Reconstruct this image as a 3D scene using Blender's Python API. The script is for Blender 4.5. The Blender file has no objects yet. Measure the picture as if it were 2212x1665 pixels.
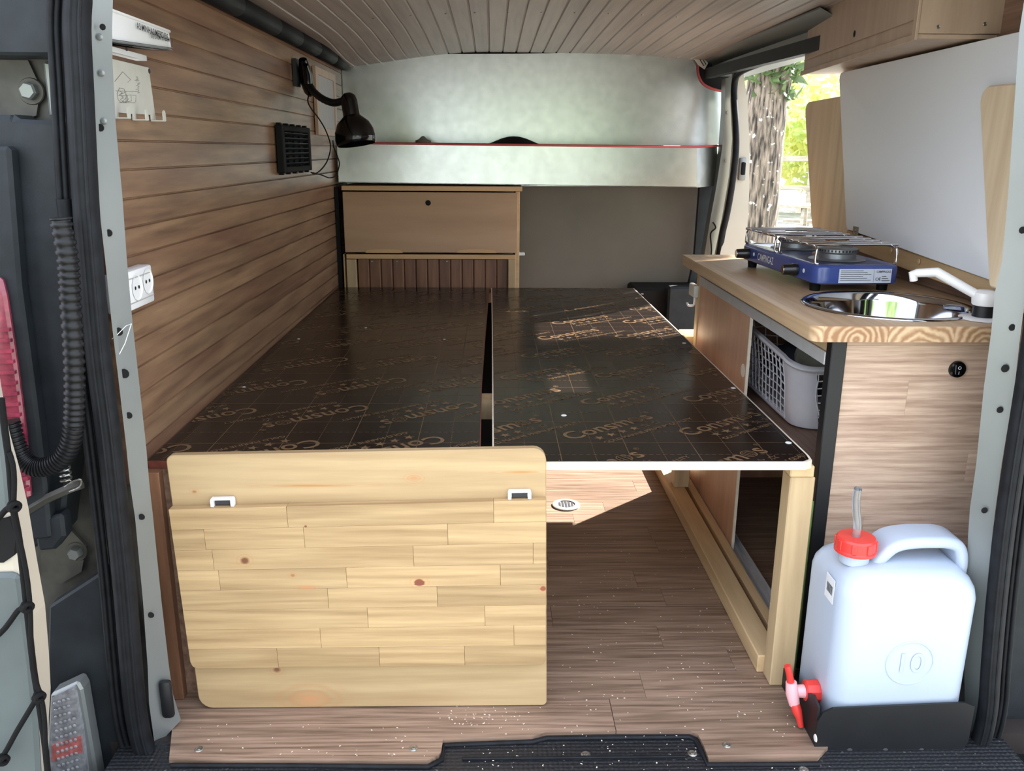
import bpy, bmesh, math, random
from mathutils import Vector, Matrix, noise
random.seed(7)
PI = math.pi
scn = bpy.context.scene
col = scn.collection
# ------------------------------------------------------------------ camera
FPX, CAMH = 1826.0, 0.985
PITCH, YAW, ROLL = math.radians(15.55), math.radians(1.42), math.radians(0.4)
CR = Matrix.Rotation(-YAW, 3, 'Z') @ Matrix.Rotation(PI/2-PITCH, 3, 'X') @ Matrix.Rotation(ROLL, 3, 'Z')
CC = Vector((0, 0, CAMH))
cd = bpy.data.cameras.new('camera'); cam = bpy.data.objects.new('camera', cd); col.objects.link(cam)
cd.sensor_fit = 'HORIZONTAL'; cd.sensor_width = 36; cd.lens = FPX/2212*36; cd.clip_start = 0.02; cd.clip_end = 400
cam.matrix_world = Matrix.Translation(CC) @ CR.to_4x4()
scn.camera = cam
# ------------------------------------------------------------------ light
w = bpy.data.worlds.new('sky'); scn.world = w; w.use_nodes = True
nt = w.node_tree; nt.nodes.clear()
out = nt.nodes.new('ShaderNodeOutputWorld'); bg = nt.nodes.new('ShaderNodeBackground')
bg.inputs['Color'].default_value = (0.89, 0.96, 1.13, 1); bg.inputs['Strength'].default_value = 1.5
nt.links.new(bg.outputs[0], out.inputs[0])
sl = bpy.data.lights.new('sun', 'SUN'); so = bpy.data.objects.new('sun', sl); col.objects.link(so)
sl.energy = 11.0; sl.angle = math.radians(0.6); sl.color = (1.0, 0.97, 0.91)
SUND = Vector((0.55, 0.50, 0.50)).normalized()
so.rotation_euler = SUND.to_track_quat('Z', 'Y').to_euler(); so.location = (6, 6, 6)
vs = scn.view_settings
vs.view_transform = 'Standard'; vs.look = 'None'; vs.exposure = 1.14; vs.gamma = 1.0; vs.use_curve_mapping = False

def P(x, y, X=None, Y=None, Z=None):
    d = CR @ Vector(((x-1106)/FPX, -(y-832.5)/FPX, -1))
    t = X/d.x if X is not None else (Y/d.y if Y is not None else (Z-CAMH)/d.z)
    return CC + t*d
# ------------------------------------------------------------------ materials
def lin(c):
    return tuple(((v/255)/12.92 if v/255 <= 0.04045 else ((v/255+0.055)/1.055)**2.4) for v in c)+(1,)
def base(name):
    m = bpy.data.materials.new(name); m.use_nodes = True
    n = m.node_tree.nodes; b = n['Principled BSDF']
    return m, m.node_tree, b
def flat(name, c, rough=0.5, metal=0.0, spec=0.5, nz=0.06, nscale=30, bump=0.0, bscale=200, trans=0, coat=0, ior=None, sub=0):
    m, t, b = base(name); N, L = t.nodes, t.links
    g = N.new('ShaderNodeNewGeometry'); nz_ = N.new('ShaderNodeTexNoise'); nz_.inputs['Scale'].default_value = nscale; nz_.inputs['Detail'].default_value = 5
    L.new(g.outputs['Position'], nz_.inputs['Vector'])
    r = N.new('ShaderNodeValToRGB'); cl = lin(c)
    r.color_ramp.elements[0].position = 0.3; r.color_ramp.elements[1].position = 0.7
    r.color_ramp.elements[0].color = tuple(max(0, v*(1-nz*2)) for v in cl[:3])+(1,)
    r.color_ramp.elements[1].color = tuple(min(1, v*(1+nz)) for v in cl[:3])+(1,)
    L.new(nz_.outputs['Fac'], r.inputs['Fac']); L.new(r.outputs['Color'], b.inputs['Base Color'])
    b.inputs['Roughness'].default_value = rough; b.inputs['Metallic'].default_value = metal
    b.inputs['Specular IOR Level'].default_value = spec; b.inputs['Transmission Weight'].default_value = trans
    b.inputs['Coat Weight'].default_value = coat
    if ior: b.inputs['IOR'].default_value = ior
    if sub:
        b.inputs['Subsurface Weight'].default_value = sub; b.inputs['Subsurface Radius'].default_value = (0.03, 0.03, 0.03); b.inputs['Subsurface Scale'].default_value = 0.6
    if bump:
        n2 = N.new('ShaderNodeTexNoise'); n2.inputs['Scale'].default_value = bscale; L.new(g.outputs['Position'], n2.inputs['Vector'])
        bp = N.new('ShaderNodeBump'); bp.inputs['Strength'].default_value = bump; bp.inputs['Distance'].default_value = 0.002
        L.new(n2.outputs['Fac'], bp.inputs['Height']); L.new(bp.outputs['Normal'], b.inputs['Normal'])
    return m
def wood(name, dark, light, axis='X', fine=9.0, stretch=14.0, rough=0.5, vary=0.12, contrast=1.0, rings=0.5, blot=0.0, blotc=(90, 50, 40), bump=0.12, knots=(), kplane='XZ', spec=0.4, hue=0.0):
    m, t, b = base(name); N, L = t.nodes, t.links
    def math_(op, a, b_=None, c_=None):
        n = N.new('ShaderNodeMath'); n.operation = op
        for i, v in enumerate((a, b_, c_)):
            if v is None: continue
            if isinstance(v, (int, float)): n.inputs[i].default_value = v
            else: L.new(v, n.inputs[i])
        return n.outputs[0]
    g = N.new('ShaderNodeNewGeometry'); oi = N.new('ShaderNodeObjectInfo')
    off = N.new('ShaderNodeVectorMath'); off.operation = 'SCALE'; off.inputs[0].default_value = (3.1, 5.7, 4.3); L.new(oi.outputs['Random'], off.inputs['Scale'])
    ad = N.new('ShaderNodeVectorMath'); ad.operation = 'ADD'; L.new(g.outputs['Position'], ad.inputs[0]); L.new(off.outputs[0], ad.inputs[1])
    sc = [fine*1.0]*3; sc['XYZ'.index(axis)] = fine/stretch
    mp = N.new('ShaderNodeVectorMath'); mp.operation = 'MULTIPLY'; mp.inputs[1].default_value = sc; L.new(ad.outputs[0], mp.inputs[0])
    n1 = N.new('ShaderNodeTexNoise'); n1.inputs['Scale'].default_value = 6; n1.inputs['Detail'].default_value = 8; n1.inputs['Roughness'].default_value = 0.62; L.new(mp.outputs[0], n1.inputs['Vector'])
    n2 = N.new('ShaderNodeTexNoise'); n2.inputs['Scale'].default_value = 0.9; n2.inputs['Detail'].default_value = 2; n2.inputs['Distortion'].default_value = 0.4; L.new(mp.outputs[0], n2.inputs['Vector'])
    rg = math_('SINE', math_('MULTIPLY', n2.outputs['Fac'], 46.0))
    rg = math_('MULTIPLY_ADD', rg, 0.16*rings, 0.0)
    fac = math_('ADD', n1.outputs['Fac'], rg)
    fac = math_('MULTIPLY_ADD', math_('SUBTRACT', fac, 0.5), 1.7*contrast, 0.5)
    r = N.new('ShaderNodeValToRGB'); r.color_ramp.elements[0].position = 0.12; r.color_ramp.elements[1].position = 0.88
    r.color_ramp.elements[0].color = lin(dark); r.color_ramp.elements[1].color = lin(light); L.new(fac, r.inputs['Fac'])
    c = r.outputs['Color']
    def mix(f, a, b_):
        n = N.new('ShaderNodeMix'); n.data_type = 'RGBA'
        if isinstance(f, float): n.inputs[0].default_value = f
        else: L.new(f, n.inputs[0])
        L.new(a, n.inputs[6])
        if isinstance(b_, tuple): n.inputs[7].default_value = b_
        else: L.new(b_, n.inputs[7])
        return n.outputs[2]
    if blot:
        n3 = N.new('ShaderNodeTexNoise'); n3.inputs['Scale'].default_value = 0.8; n3.inputs['Detail'].default_value = 4
        mp3 = N.new('ShaderNodeVectorMath'); mp3.operation = 'MULTIPLY'; mp3.inputs[1].default_value = [v*(2.2 if i == 'XYZ'.index(axis) else 0.75) for i, v in enumerate(sc)]; L.new(ad.outputs[0], mp3.inputs[0]); L.new(mp3.outputs[0], n3.inputs['Vector'])
        mr = N.new('ShaderNodeMapRange'); mr.inputs[1].default_value = 0.46; mr.inputs[2].default_value = 0.72; mr.inputs[4].default_value = blot; L.new(n3.outputs['Fac'], mr.inputs[0])
        c = mix(mr.outputs[0], c, lin(blotc))
    for (kx, kz, ra, rb, kc, soft) in knots:
        sep = N.new('ShaderNodeSeparateXYZ'); L.new(g.outputs['Position'], sep.inputs[0])
        a_ = math_('DIVIDE', math_('SUBTRACT', sep.outputs[kplane[0]], kx), ra); b2 = math_('DIVIDE', math_('SUBTRACT', sep.outputs[kplane[1]], kz), rb)
        d = math_('SQRT', math_('ADD', math_('MULTIPLY', a_, a_), math_('MULTIPLY', b2, b2)))
        d = math_('ADD', d, math_('MULTIPLY', math_('SUBTRACT', n1.outputs['Fac'], 0.5), 1.5))
        halo = N.new('ShaderNodeMapRange'); halo.inputs[1].default_value = 2.6; halo.inputs[2].default_value = 1.0; halo.inputs[4].default_value = 0.45; L.new(d, halo.inputs[0])
        hr = math_('MULTIPLY', halo.outputs[0], math_('MULTIPLY_ADD', math_('SINE', math_('MULTIPLY', d, 8.5)), 0.5, 0.5))
        c = mix(hr, c, lin((176, 126, 82)))
        k = N.new('ShaderNodeMapRange'); k.inputs[1].default_value = 1.0; k.inputs[2].default_value = 1.0-soft; k.inputs[4].default_value = 0.9; L.new(d, k.inputs[0])
        c = mix(k.outputs[0], c, lin(kc))
    hs = N.new('ShaderNodeHueSaturation'); L.new(c, hs.inputs['Color'])
    mv = N.new('ShaderNodeMapRange'); mv.inputs[3].default_value = 1-vary; mv.inputs[4].default_value = 1+vary; L.new(oi.outputs['Random'], mv.inputs[0]); L.new(mv.outputs[0], hs.inputs['Value'])
    L.new(hs.outputs['Color'], b.inputs['Base Color'])
    b.inputs['Roughness'].default_value = rough; b.inputs['Specular IOR Level'].default_value = spec
    bp = N.new('ShaderNodeBump'); bp.inputs['Strength'].default_value = bump; bp.inputs['Distance'].default_value = 0.001; L.new(n1.outputs['Fac'], bp.inputs['Height']); L.new(bp.outputs['Normal'], b.inputs['Normal'])
    return m
M = {}
M['wallwood'] = wood('stained_wall_wood', (102, 75, 57), (160, 127, 97), 'Y', 8, 13, 0.34, 0.07, 1.0, 0.45, 0.55, (112, 70, 58))
M['ceilwood'] = wood('stained_ceiling_wood', (138, 120, 109), (178, 160, 149), 'Y', 8, 22, 0.40, 0.07, 0.8, 0.2)
M['slatwood'] = wood('stained_slat_wood', (92, 62, 46), (140, 100, 74), 'Z', 8, 10, 0.45, 0.1, 0.9, 0.3)
M['floor'] = wood('oak_vinyl', (98, 78, 64), (158, 133, 114), 'X', 22, 22, 0.38, 0.09, 1.0, 0.5)
M['floorback'] = flat('dark_subfloor', (40, 33, 30), 0.8)
M['endvinyl'] = wood('light_oak_vinyl', (150, 122, 104), (208, 182, 160), 'X', 22, 20, 0.42, 0.07, 1.0, 0.4)
M['innervinyl'] = wood('inner_oak_vinyl', (98, 74, 60), (150, 120, 100), 'Y', 12, 14, 0.5, 0.06, 1.0, 0.4)
M['ply'] = wood('poplar_plywood', (168, 134, 102), (192, 158, 126), 'X', 2.2, 7, 0.5, 0.02, 0.7, 0.9)
M['plypink'] = wood('okoume_plywood', (176, 132, 104), (204, 162, 134), 'Z', 5, 7, 0.42, 0.02, 0.8, 0.3)
M['plycab'] = wood('beech_plywood', (170, 146, 124), (198, 174, 152), 'Z', 4, 9, 0.42, 0.03, 0.8, 0.3)
M['batten'] = wood('spruce_batten', (168, 143, 108), (196, 172, 134), 'Z', 7, 12, 0.55, 0.05, 0.8, 0.3)
M['battenY'] = wood('spruce_batten_long', (188, 158, 118), (222, 194, 150), 'Y', 7, 12, 0.55, 0.05, 0.8, 0.3)
M['battenX'] = wood('spruce_batten_cross', (188, 150, 106), (214, 178, 132), 'X', 7, 12, 0.55, 0.05, 0.8, 0.3)
M['edgewhite'] = flat('bare_ply_edge', (226, 212, 192), 0.6, nz=0.05, nscale=60)
M['edgered'] = flat('red_ply_edge', (118, 62, 50), 0.5, nz=0.2, nscale=80)
M['film'] = flat('brown_film_faced_ply', (27, 19, 17), 0.2, nz=0.12, nscale=5, bump=0.03, bscale=900, spec=0.5)
M['ink'] = flat('gold_print', (112, 88, 62), 0.35, nz=0.1)
M['worktop'] = None
M['pinev'] = wood('knotty_pine_panel', (206, 182, 150), (232, 214, 184), 'Z', 5, 16, 0.45, 0.03, 0.8, 0.5)
M['rail_pine'] = wood('pine_rail', (190, 156, 112), (222, 192, 148), 'Y', 5, 9, 0.5, 0.03, 1.0, 0.9, 0.5, (140, 112, 84))
M['alu'] = flat('galvanised_sheet', (196, 200, 196), 0.27, 1.0, nz=0.05, nscale=25, bump=0.02, bscale=700)
M['track'] = flat('aluminium_track', (200, 202, 204), 0.4, 0.25, nz=0.04)
M['redtrim'] = flat('red_edge_trim', (176, 66, 66), 0.5)
M['carpet'] = flat('grey_lining', (112, 108, 100), 0.9, nz=0.08, nscale=3, bump=0.2, bscale=900)
M['silver'] = flat('silver_paint', (132, 136, 134), 0.36, 0.5, nz=0.04, nscale=8)
M['jamb'] = flat('beige_silver_paint', (186, 178, 164), 0.4, 0.15, nz=0.03, nscale=6)
M['rubber'] = flat('black_rubber', (22, 24, 28), 0.6, spec=0.25, nz=0.25, nscale=40, bump=0.1, bscale=300)
M['plastic'] = flat('dark_grey_plastic', (34, 39, 43), 0.55, spec=0.3, nz=0.15, nscale=25, bump=0.15, bscale=1200)
M['dirtbody'] = flat('dusty_body_metal', (78, 76, 70), 0.5, 0.3, nz=0.35, nscale=14)
M['blackp'] = flat('gloss_black_plastic', (12, 12, 13), 0.12, nz=0.02)
M['blackm'] = flat('black_painted_metal', (18, 19, 22), 0.5, nz=0.1)
M['black'] = flat('matt_black', (10, 10, 11), 0.7, spec=0.25)
M['holemat'] = flat('dark_hole', (8, 8, 8), 0.9)
M['white'] = flat('white_plastic', (236, 236, 236), 0.3, nz=0.01)
M['whiteboard'] = flat('white_laminate', (236, 239, 243), 0.35, nz=0.01, nscale=3)
M['hooksteel'] = flat('white_painted_steel', (205, 203, 194), 0.4, nz=0.03)
M['paper'] = flat('grey_paper', (186, 188, 186), 0.8, nz=0.02)
M['screw'] = flat('zinc_screw', (170, 168, 160), 0.35, 0.9, nz=0.2, nscale=300)
M['chrome'] = flat('chrome', (215, 215, 218), 0.08, 1.0, nz=0.01)
M['steel'] = flat('polished_steel', (205, 207, 210), 0.07, 1.0, nz=0.02)
M['burner'] = flat('burner_aluminium', (150, 154, 156), 0.4, 0.8, nz=0.06)
M['blue'] = flat('blue_enamel', (58, 76, 140), 0.25, nz=0.03, spec=0.5, coat=0.3)
M['sticker'] = flat('silver_label', (205, 212, 224), 0.4, nz=0.02)
M['inkdark'] = flat('dark_ink', (50, 52, 58), 0.6)
M['inkgrey'] = flat('grey_pencil', (130, 128, 120), 0.7)
M['inkwhite'] = flat('white_ink', (225, 228, 232), 0.5)
M['hdpe'] = flat('translucent_polyethylene', (178, 190, 206), 0.38, nz=0.02, nscale=4, sub=0.3)
M['red'] = flat('red_plastic', (216, 58, 52), 0.35, nz=0.04)
M['pink'] = flat('pink_translucent_plastic', (236, 176, 182), 0.35, nz=0.04, sub=0.2)
M['tube'] = flat('clear_pvc', (235, 238, 240), 0.08, nz=0.01, trans=0.9, ior=1.3)
M['basket'] = flat('pale_grey_plastic', (196, 194, 200), 0.45, nz=0.02)
M['cloth'] = flat('grey_green_cloth', (128, 128, 116), 0.9, nz=0.15, nscale=18, bump=0.3, bscale=700)
M['clothdark'] = flat('navy_cloth', (40, 44, 56), 0.9, nz=0.15, nscale=18)
M['green'] = flat('green_plastic', (84, 122, 58), 0.5)
M['greygreen'] = flat('grey_door_panel', (84, 92, 92), 0.5, nz=0.08, nscale=12)
M['redlens'] = flat('red_lens', (150, 54, 76), 0.16, nz=0.25, nscale=60, coat=0.6)
M['clearlens'] = flat('clear_lens', (140, 141, 144), 0.12, nz=0.2, nscale=90, coat=0.6)
M['lensred2'] = flat('pale_red_lens', (176, 100, 96), 0.15, nz=0.2, nscale=90, coat=0.5)
M['purple'] = flat('purple_sleeve', (104, 78, 108), 0.5)
M['greypl'] = flat('mid_grey_plastic', (176, 172, 166), 0.4)
M['hosem'] = flat('conduit_plastic', (20, 21, 23), 0.45, spec=0.35, nz=0.1)
M['cord'] = flat('black_cord', (14, 13, 14), 0.8, spec=0.2, nz=0.2, nscale=400)
M['knob'] = flat('black_knob', (24, 24, 26), 0.2)
# worktop: solid growth rings running along Y
def worktop_mat():
    m, t, b = base('glued_pine_worktop'); N, L = t.nodes, t.links
    def mt(op, a, b_=None, c_=None):
        n = N.new('ShaderNodeMath'); n.operation = op
        for i, v in enumerate((a, b_, c_)):
            if v is None: continue
            if isinstance(v, (int, float)): n.inputs[i].default_value = v
            else: L.new(v, n.inputs[i])
        return n.outputs[0]
    g = N.new('ShaderNodeNewGeometry'); s = N.new('ShaderNodeSeparateXYZ'); L.new(g.outputs['Position'], s.inputs[0])
    nz = N.new('ShaderNodeTexNoise'); nz.inputs['Scale'].default_value = 1.0; nz.inputs['Detail'].default_value = 3
    vm = N.new('ShaderNodeVectorMath'); vm.operation = 'MULTIPLY'; vm.inputs[1].default_value = (22, 1.6, 22); L.new(g.outputs['Position'], vm.inputs[0]); L.new(vm.outputs[0], nz.inputs['Vector'])
    q = mt('MULTIPLY', s.outputs['X'], 1/0.115); fr = mt('SUBTRACT', mt('FRACT', q), 0.5); idx = mt('FLOOR', q)
    zz = mt('DIVIDE', mt('ADD', mt('SUBTRACT', s.outputs['Z'], 0.655), mt('MULTIPLY', mt('SINE', mt('MULTIPLY', idx, 2.3)), 0.018)), 0.115)
    d = mt('SQRT', mt('ADD', mt('MULTIPLY', fr, fr), mt('MULTIPLY', zz, zz)))
    d = mt('ADD', d, mt('MULTIPLY', nz.outputs['Fac'], 0.3))
    rr = mt('MULTIPLY_ADD', mt('SINE', mt('MULTIPLY', d, 58.0)), 0.5, 0.5)
    n2 = N.new('ShaderNodeTexNoise'); n2.inputs['Scale'].default_value = 1.0; n2.inputs['Detail'].default_value = 7; n2.inputs['Roughness'].default_value = 0.6
    v2 = N.new('ShaderNodeVectorMath'); v2.operation = 'MULTIPLY'; v2.inputs[1].default_value = (60, 4, 60); L.new(g.outputs['Position'], v2.inputs[0]); L.new(v2.outputs[0], n2.inputs['Vector'])
    # end grain (facing -Y) shows the rings strongly, long grain only faintly
    sn = N.new('ShaderNodeSeparateXYZ'); L.new(g.outputs['Normal'], sn.inputs[0])
    end = mt('ABSOLUTE', sn.outputs['Y'])
    k = mt('MULTIPLY', rr, mt('MULTIPLY_ADD', end, 0.5, 0.12))
    k = mt('ADD', k, mt('MULTIPLY', n2.outputs['Fac'], 0.5))
    k = mt('ADD', k, mt('MULTIPLY', mt('SINE', mt('MULTIPLY', idx, 4.1)), 0.1))
    r = N.new('ShaderNodeValToRGB'); r.color_ramp.elements[0].position = 0.1; r.color_ramp.elements[1].position = 0.9
    r.color_ramp.elements[0].color = lin((206, 178, 142)); r.color_ramp.elements[1].color = lin((146, 106, 72)); L.new(k, r.inputs['Fac'])
    L.new(r.outputs['Color'], b.inputs['Base Color']); b.inputs['Roughness'].default_value = 0.38
    return m
M['worktop'] = worktop_mat()
def mat_rubbermat():
    m, t, b = base('dimpled_rubber_mat'); N, L = t.nodes, t.links
    g = N.new('ShaderNodeNewGeometry'); v = N.new('ShaderNodeTexVoronoi'); v.inputs['Scale'].default_value = 120; v.inputs['Randomness'].default_value = 0.15
    L.new(g.outputs['Position'], v.inputs['Vector'])
    bp = N.new('ShaderNodeBump'); bp.inputs['Strength'].default_value = 0.9; bp.inputs['Distance'].default_value = 0.003; bp.invert = True
    L.new(v.outputs['Distance'], bp.inputs['Height']); L.new(bp.outputs['Normal'], b.inputs['Normal'])
    n = N.new('ShaderNodeTexNoise'); n.inputs['Scale'].default_value = 160; n.inputs['Detail'].default_value = 3; L.new(g.outputs['Position'], n.inputs['Vector'])
    r = N.new('ShaderNodeValToRGB'); r.color_ramp.elements[0].position = 0.66; r.color_ramp.elements[1].position = 0.76
    r.color_ramp.elements[0].color = lin((24, 26, 30)); r.color_ramp.elements[1].color = lin((110, 110, 108)); L.new(n.outputs['Fac'], r.inputs['Fac'])
    L.new(r.outputs['Color'], b.inputs['Base Color']); b.inputs['Roughness'].default_value = 0.5
    return m
M['mat'] = mat_rubbermat()
def mat_bark():
    m, t, b = base('tree_bark'); N, L = t.nodes, t.links
    g = N.new('ShaderNodeNewGeometry'); vm = N.new('ShaderNodeVectorMath'); vm.operation = 'MULTIPLY'; vm.inputs[1].default_value = (46, 46, 7); L.new(g.outputs['Position'], vm.inputs[0])
    n = N.new('ShaderNodeTexNoise'); n.inputs['Scale'].default_value = 1; n.inputs['Detail'].default_value = 6; L.new(vm.outputs[0], n.inputs['Vector'])
    r = N.new('ShaderNodeValToRGB'); r.color_ramp.elements[0].position = 0.36; r.color_ramp.elements[1].position = 0.62
    r.color_ramp.elements[0].color = lin((46, 40, 34)); r.color_ramp.elements[1].color = lin((150, 136, 118)); L.new(n.outputs['Fac'], r.inputs['Fac'])
    n2 = N.new('ShaderNodeTexNoise'); n2.inputs['Scale'].default_value = 17; n2.inputs['Detail'].default_value = 4; L.new(g.outputs['Position'], n2.inputs['Vector'])
    mr = N.new('ShaderNodeMapRange'); mr.inputs[1].default_value = 0.62; mr.inputs[2].default_value = 0.68; L.new(n2.outputs['Fac'], mr.inputs[0])
    mx = N.new('ShaderNodeMix'); mx.data_type = 'RGBA'; L.new(mr.outputs[0], mx.inputs[0]); L.new(r.outputs['Color'], mx.inputs[6]); mx.inputs[7].default_value = lin((206, 208, 196))
    L.new(mx.outputs[2], b.inputs['Base Color']); b.inputs['Roughness'].default_value = 0.9
    bp = N.new('ShaderNodeBump'); bp.inputs['Strength'].default_value = 1; bp.inputs['Distance'].default_value = 0.02; L.new(n.outputs['Fac'], bp.inputs['Height']); L.new(bp.outputs['Normal'], b.inputs['Normal'])
    return m
M['bark'] = mat_bark()
def mat_leaf(name, c1, c2):
    m, t, b = base(name); N, L = t.nodes, t.links
    g = N.new('ShaderNodeNewGeometry'); n = N.new('ShaderNodeTexNoise'); n.inputs['Scale'].default_value = 0.8; n.inputs['Detail'].default_value = 3; L.new(g.outputs['Position'], n.inputs['Vector'])
    r = N.new('ShaderNodeValToRGB'); r.color_ramp.elements[0].position = 0.35; r.color_ramp.elements[1].position = 0.65
    r.color_ramp.elements[0].color = lin(c1); r.color_ramp.elements[1].color = lin(c2); L.new(n.outputs['Fac'], r.inputs['Fac'])
    L.new(r.outputs['Color'], b.inputs['Base Color']); b.inputs['Roughness'].default_value = 0.6
    tr = N.new('ShaderNodeBsdfTranslucent'); L.new(r.outputs['Color'], tr.inputs['Color'])
    mx = N.new('ShaderNodeMixShader'); mx.inputs[0].default_value = 0.5; L.new(b.outputs[0], mx.inputs[1]); L.new(tr.outputs[0], mx.inputs[2])
    L.new(mx.outputs[0], t.nodes['Material Output'].inputs[0])
    return m
M['leafy'] = mat_leaf('yellow_green_leaves', (196, 216, 138), (244, 236, 172))
M['leafg'] = mat_leaf('fresh_green_leaves', (156, 186, 122), (210, 224, 160))
M['leafd'] = mat_leaf('ivy_leaves', (86, 110, 66), (150, 168, 110))
M['grass'] = wood('dry_grass_and_earth', (122, 122, 112), (178, 176, 166), 'X', 0.5, 1.3, 0.95, 0.0, 1.2, 0.1)
M['weathered'] = wood('weathered_wood', (150, 140, 120), (196, 188, 168), 'X', 4, 12, 0.7, 0.05)

# ------------------------------------------------------------------ mesh helpers
ORG = {}
def worg(o): return ORG.get(o, Vector())
def thing(name, label, cat, loc, group=None, kind=None):
    o = bpy.data.objects.new(name, None); col.objects.link(o); o.location = loc; o.empty_display_size = 0.05
    ORG[o] = Vector(loc)
    if label: o['label'] = label
    if cat: o['category'] = cat
    if group: o['group'] = group
    if kind: o['kind'] = kind
    return o
def under(o, parent):
    o.parent = parent; o.location = worg(o)-worg(parent); return o
def tag(o, label, cat=None, group=None, kind=None):
    o['label'] = label
    if cat: o['category'] = cat
    if group: o['group'] = group
    if kind: o['kind'] = kind
    return o
def link_mesh(name, me, mat, parent, origin):
    o = bpy.data.objects.new(name, me); col.objects.link(o)
    if mat is not None and not me.materials: me.materials.append(M[mat] if isinstance(mat, str) else mat)
    ORG[o] = Vector(origin)
    if parent: o.parent = parent; o.location = Vector(origin)-worg(parent)
    else: o.location = origin
    return o
def fin(name, bm, mat, parent=None, smooth=None, base_=True):
    bmesh.ops.recalc_face_normals(bm, faces=bm.faces)
    xs = [v.co for v in bm.verts]
    lo = Vector([min(v[i] for v in xs) for i in range(3)]); hi = Vector([max(v[i] for v in xs) for i in range(3)])
    c = (lo+hi)/2
    if base_ and not parent: c.z = lo.z
    bmesh.ops.translate(bm, verts=bm.verts, vec=-c)
    me = bpy.data.meshes.new(name); bm.to_mesh(me); bm.free()
    if smooth is not None:
        me.polygons.foreach_set('use_smooth', [True]*len(me.polygons))
        try: me.set_sharp_from_angle(angle=math.radians(smooth))
        except Exception: pass
    return link_mesh(name, me, mat, parent, c)
def again(o, delta, parent, name=None):
    """another piece that shares the mesh of o, moved by delta (world)"""
    c = bpy.data.objects.new(name or o.name.split('.')[0], o.data); col.objects.link(c)
    ORG[c] = ORG[o]+Vector(delta); c.parent = parent; c.location = ORG[c]-worg(parent); c.rotation_euler = o.rotation_euler
    return c
def prism(bm, pts, vec):
    """closed polygon pts (3D) extruded along vec"""
    a = [bm.verts.new(p) for p in pts]; b = [bm.verts.new(Vector(p)+Vector(vec)) for p in pts]
    n = len(a); bm.faces.new(a[::-1]); bm.faces.new(b)
    for i in range(n): bm.faces.new((a[i], a[(i+1) % n], b[(i+1) % n], b[i]))
    return bm
def addbox(bm, x, y, z, bev=0.0, seg=1):
    t = bmesh.new()
    prism(t, [(x[0], y[0], z[0]), (x[1], y[0], z[0]), (x[1], y[1], z[0]), (x[0], y[1], z[0])], (0, 0, z[1]-z[0]))
    if bev: bmesh.ops.bevel(t, geom=t.edges[:], offset=bev, segments=seg, affect='EDGES', profile=0.5)
    merge(bm, t)
def merge(bm, t, mtx=None):
    if mtx is not None: bmesh.ops.transform(t, matrix=mtx, verts=t.verts)
    d = {}
    for v in t.verts: d[v] = bm.verts.new(v.co)
    for f in t.faces:
        try: bm.faces.new([d[v] for v in f.verts])
        except ValueError: pass
    t.free()
def box(name, x, y, z, mat, parent=None, bev=0.0015, seg=1):
    bm = bmesh.new(); addbox(bm, x, y, z, bev, seg); return fin(name, bm, mat, parent, 40 if seg > 1 else None)
def frame_from(d):
    d = Vector(d).normalized(); u = d.orthogonal().normalized(); return u, d.cross(u)
def addtube(bm, pts, r, seg=10, cap=True, sx=1.0):
    pts = [Vector(p) for p in pts]; n = len(pts); rs = r if isinstance(r, (list, tuple)) else [r]*n
    d0 = (pts[1]-pts[0]).normalized(); u = d0.orthogonal().normalized(); rings = []
    for i, p in enumerate(pts):
        d = (pts[min(i+1, n-1)]-pts[max(i-1, 0)]).normalized()
        u = (u-d*u.dot(d)).normalized(); v = d.cross(u)
        rings.append([bm.verts.new(p+rs[i]*(math.cos(2*PI*k/seg)*u*sx+math.sin(2*PI*k/seg)*v)) for k in range(seg)])
    for a, b in zip(rings, rings[1:]):
        for k in range(seg): bm.faces.new((a[k], a[(k+1) % seg], b[(k+1) % seg], b[k]))
    if cap: bm.faces.new(rings[0][::-1]); bm.faces.new(rings[-1])
def tube(name, pts, r, mat, parent=None, seg=10):
    bm = bmesh.new(); addtube(bm, pts, r, seg); return fin(name, bm, mat, parent, 50)
def smooth_path(pts, k=6):
    pts = [Vector(p) for p in pts]; o = []
    for i in range(len(pts)-1):
        p0 = pts[max(i-1, 0)]; p1 = pts[i]; p2 = pts[i+1]; p3 = pts[min(i+2, len(pts)-1)]
        for j in range(k):
            t = j/k; o.append(0.5*((2*p1)+(p2-p0)*t+(2*p0-5*p1+4*p2-p3)*t*t+(3*p1-p0-3*p2+p3)*t**3))
    o.append(pts[-1]); return o
def addlathe(bm, prof, c, axis=(0, 0, 1), seg=24):
    a = Vector(axis).normalized(); u, v = frame_from(a); c = Vector(c); rings = []
    for r, h in prof:
        if r < 1e-6: rings.append([bm.verts.new(c+a*h)])
        else: rings.append([bm.verts.new(c+a*h+r*(math.cos(2*PI*k/seg)*u+math.sin(2*PI*k/seg)*v)) for k in range(seg)])
    for p, q in zip(rings, rings[1:]):
        for k in range(seg):
            k2 = (k+1) % seg
            if len(p) == 1 and len(q) == 1: continue
            if len(p) == 1: bm.faces.new((p[0], q[k2], q[k]))
            elif len(q) == 1: bm.faces.new((p[k], p[k2], q[0]))
            else: bm.faces.new((p[k], p[k2], q[k2], q[k]))
def lathe(name, prof, c, mat, parent=None, axis=(0, 0, 1), seg=24, sm=35):
    bm = bmesh.new(); addlathe(bm, prof, c, axis, seg); return fin(name, bm, mat, parent, sm)
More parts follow.
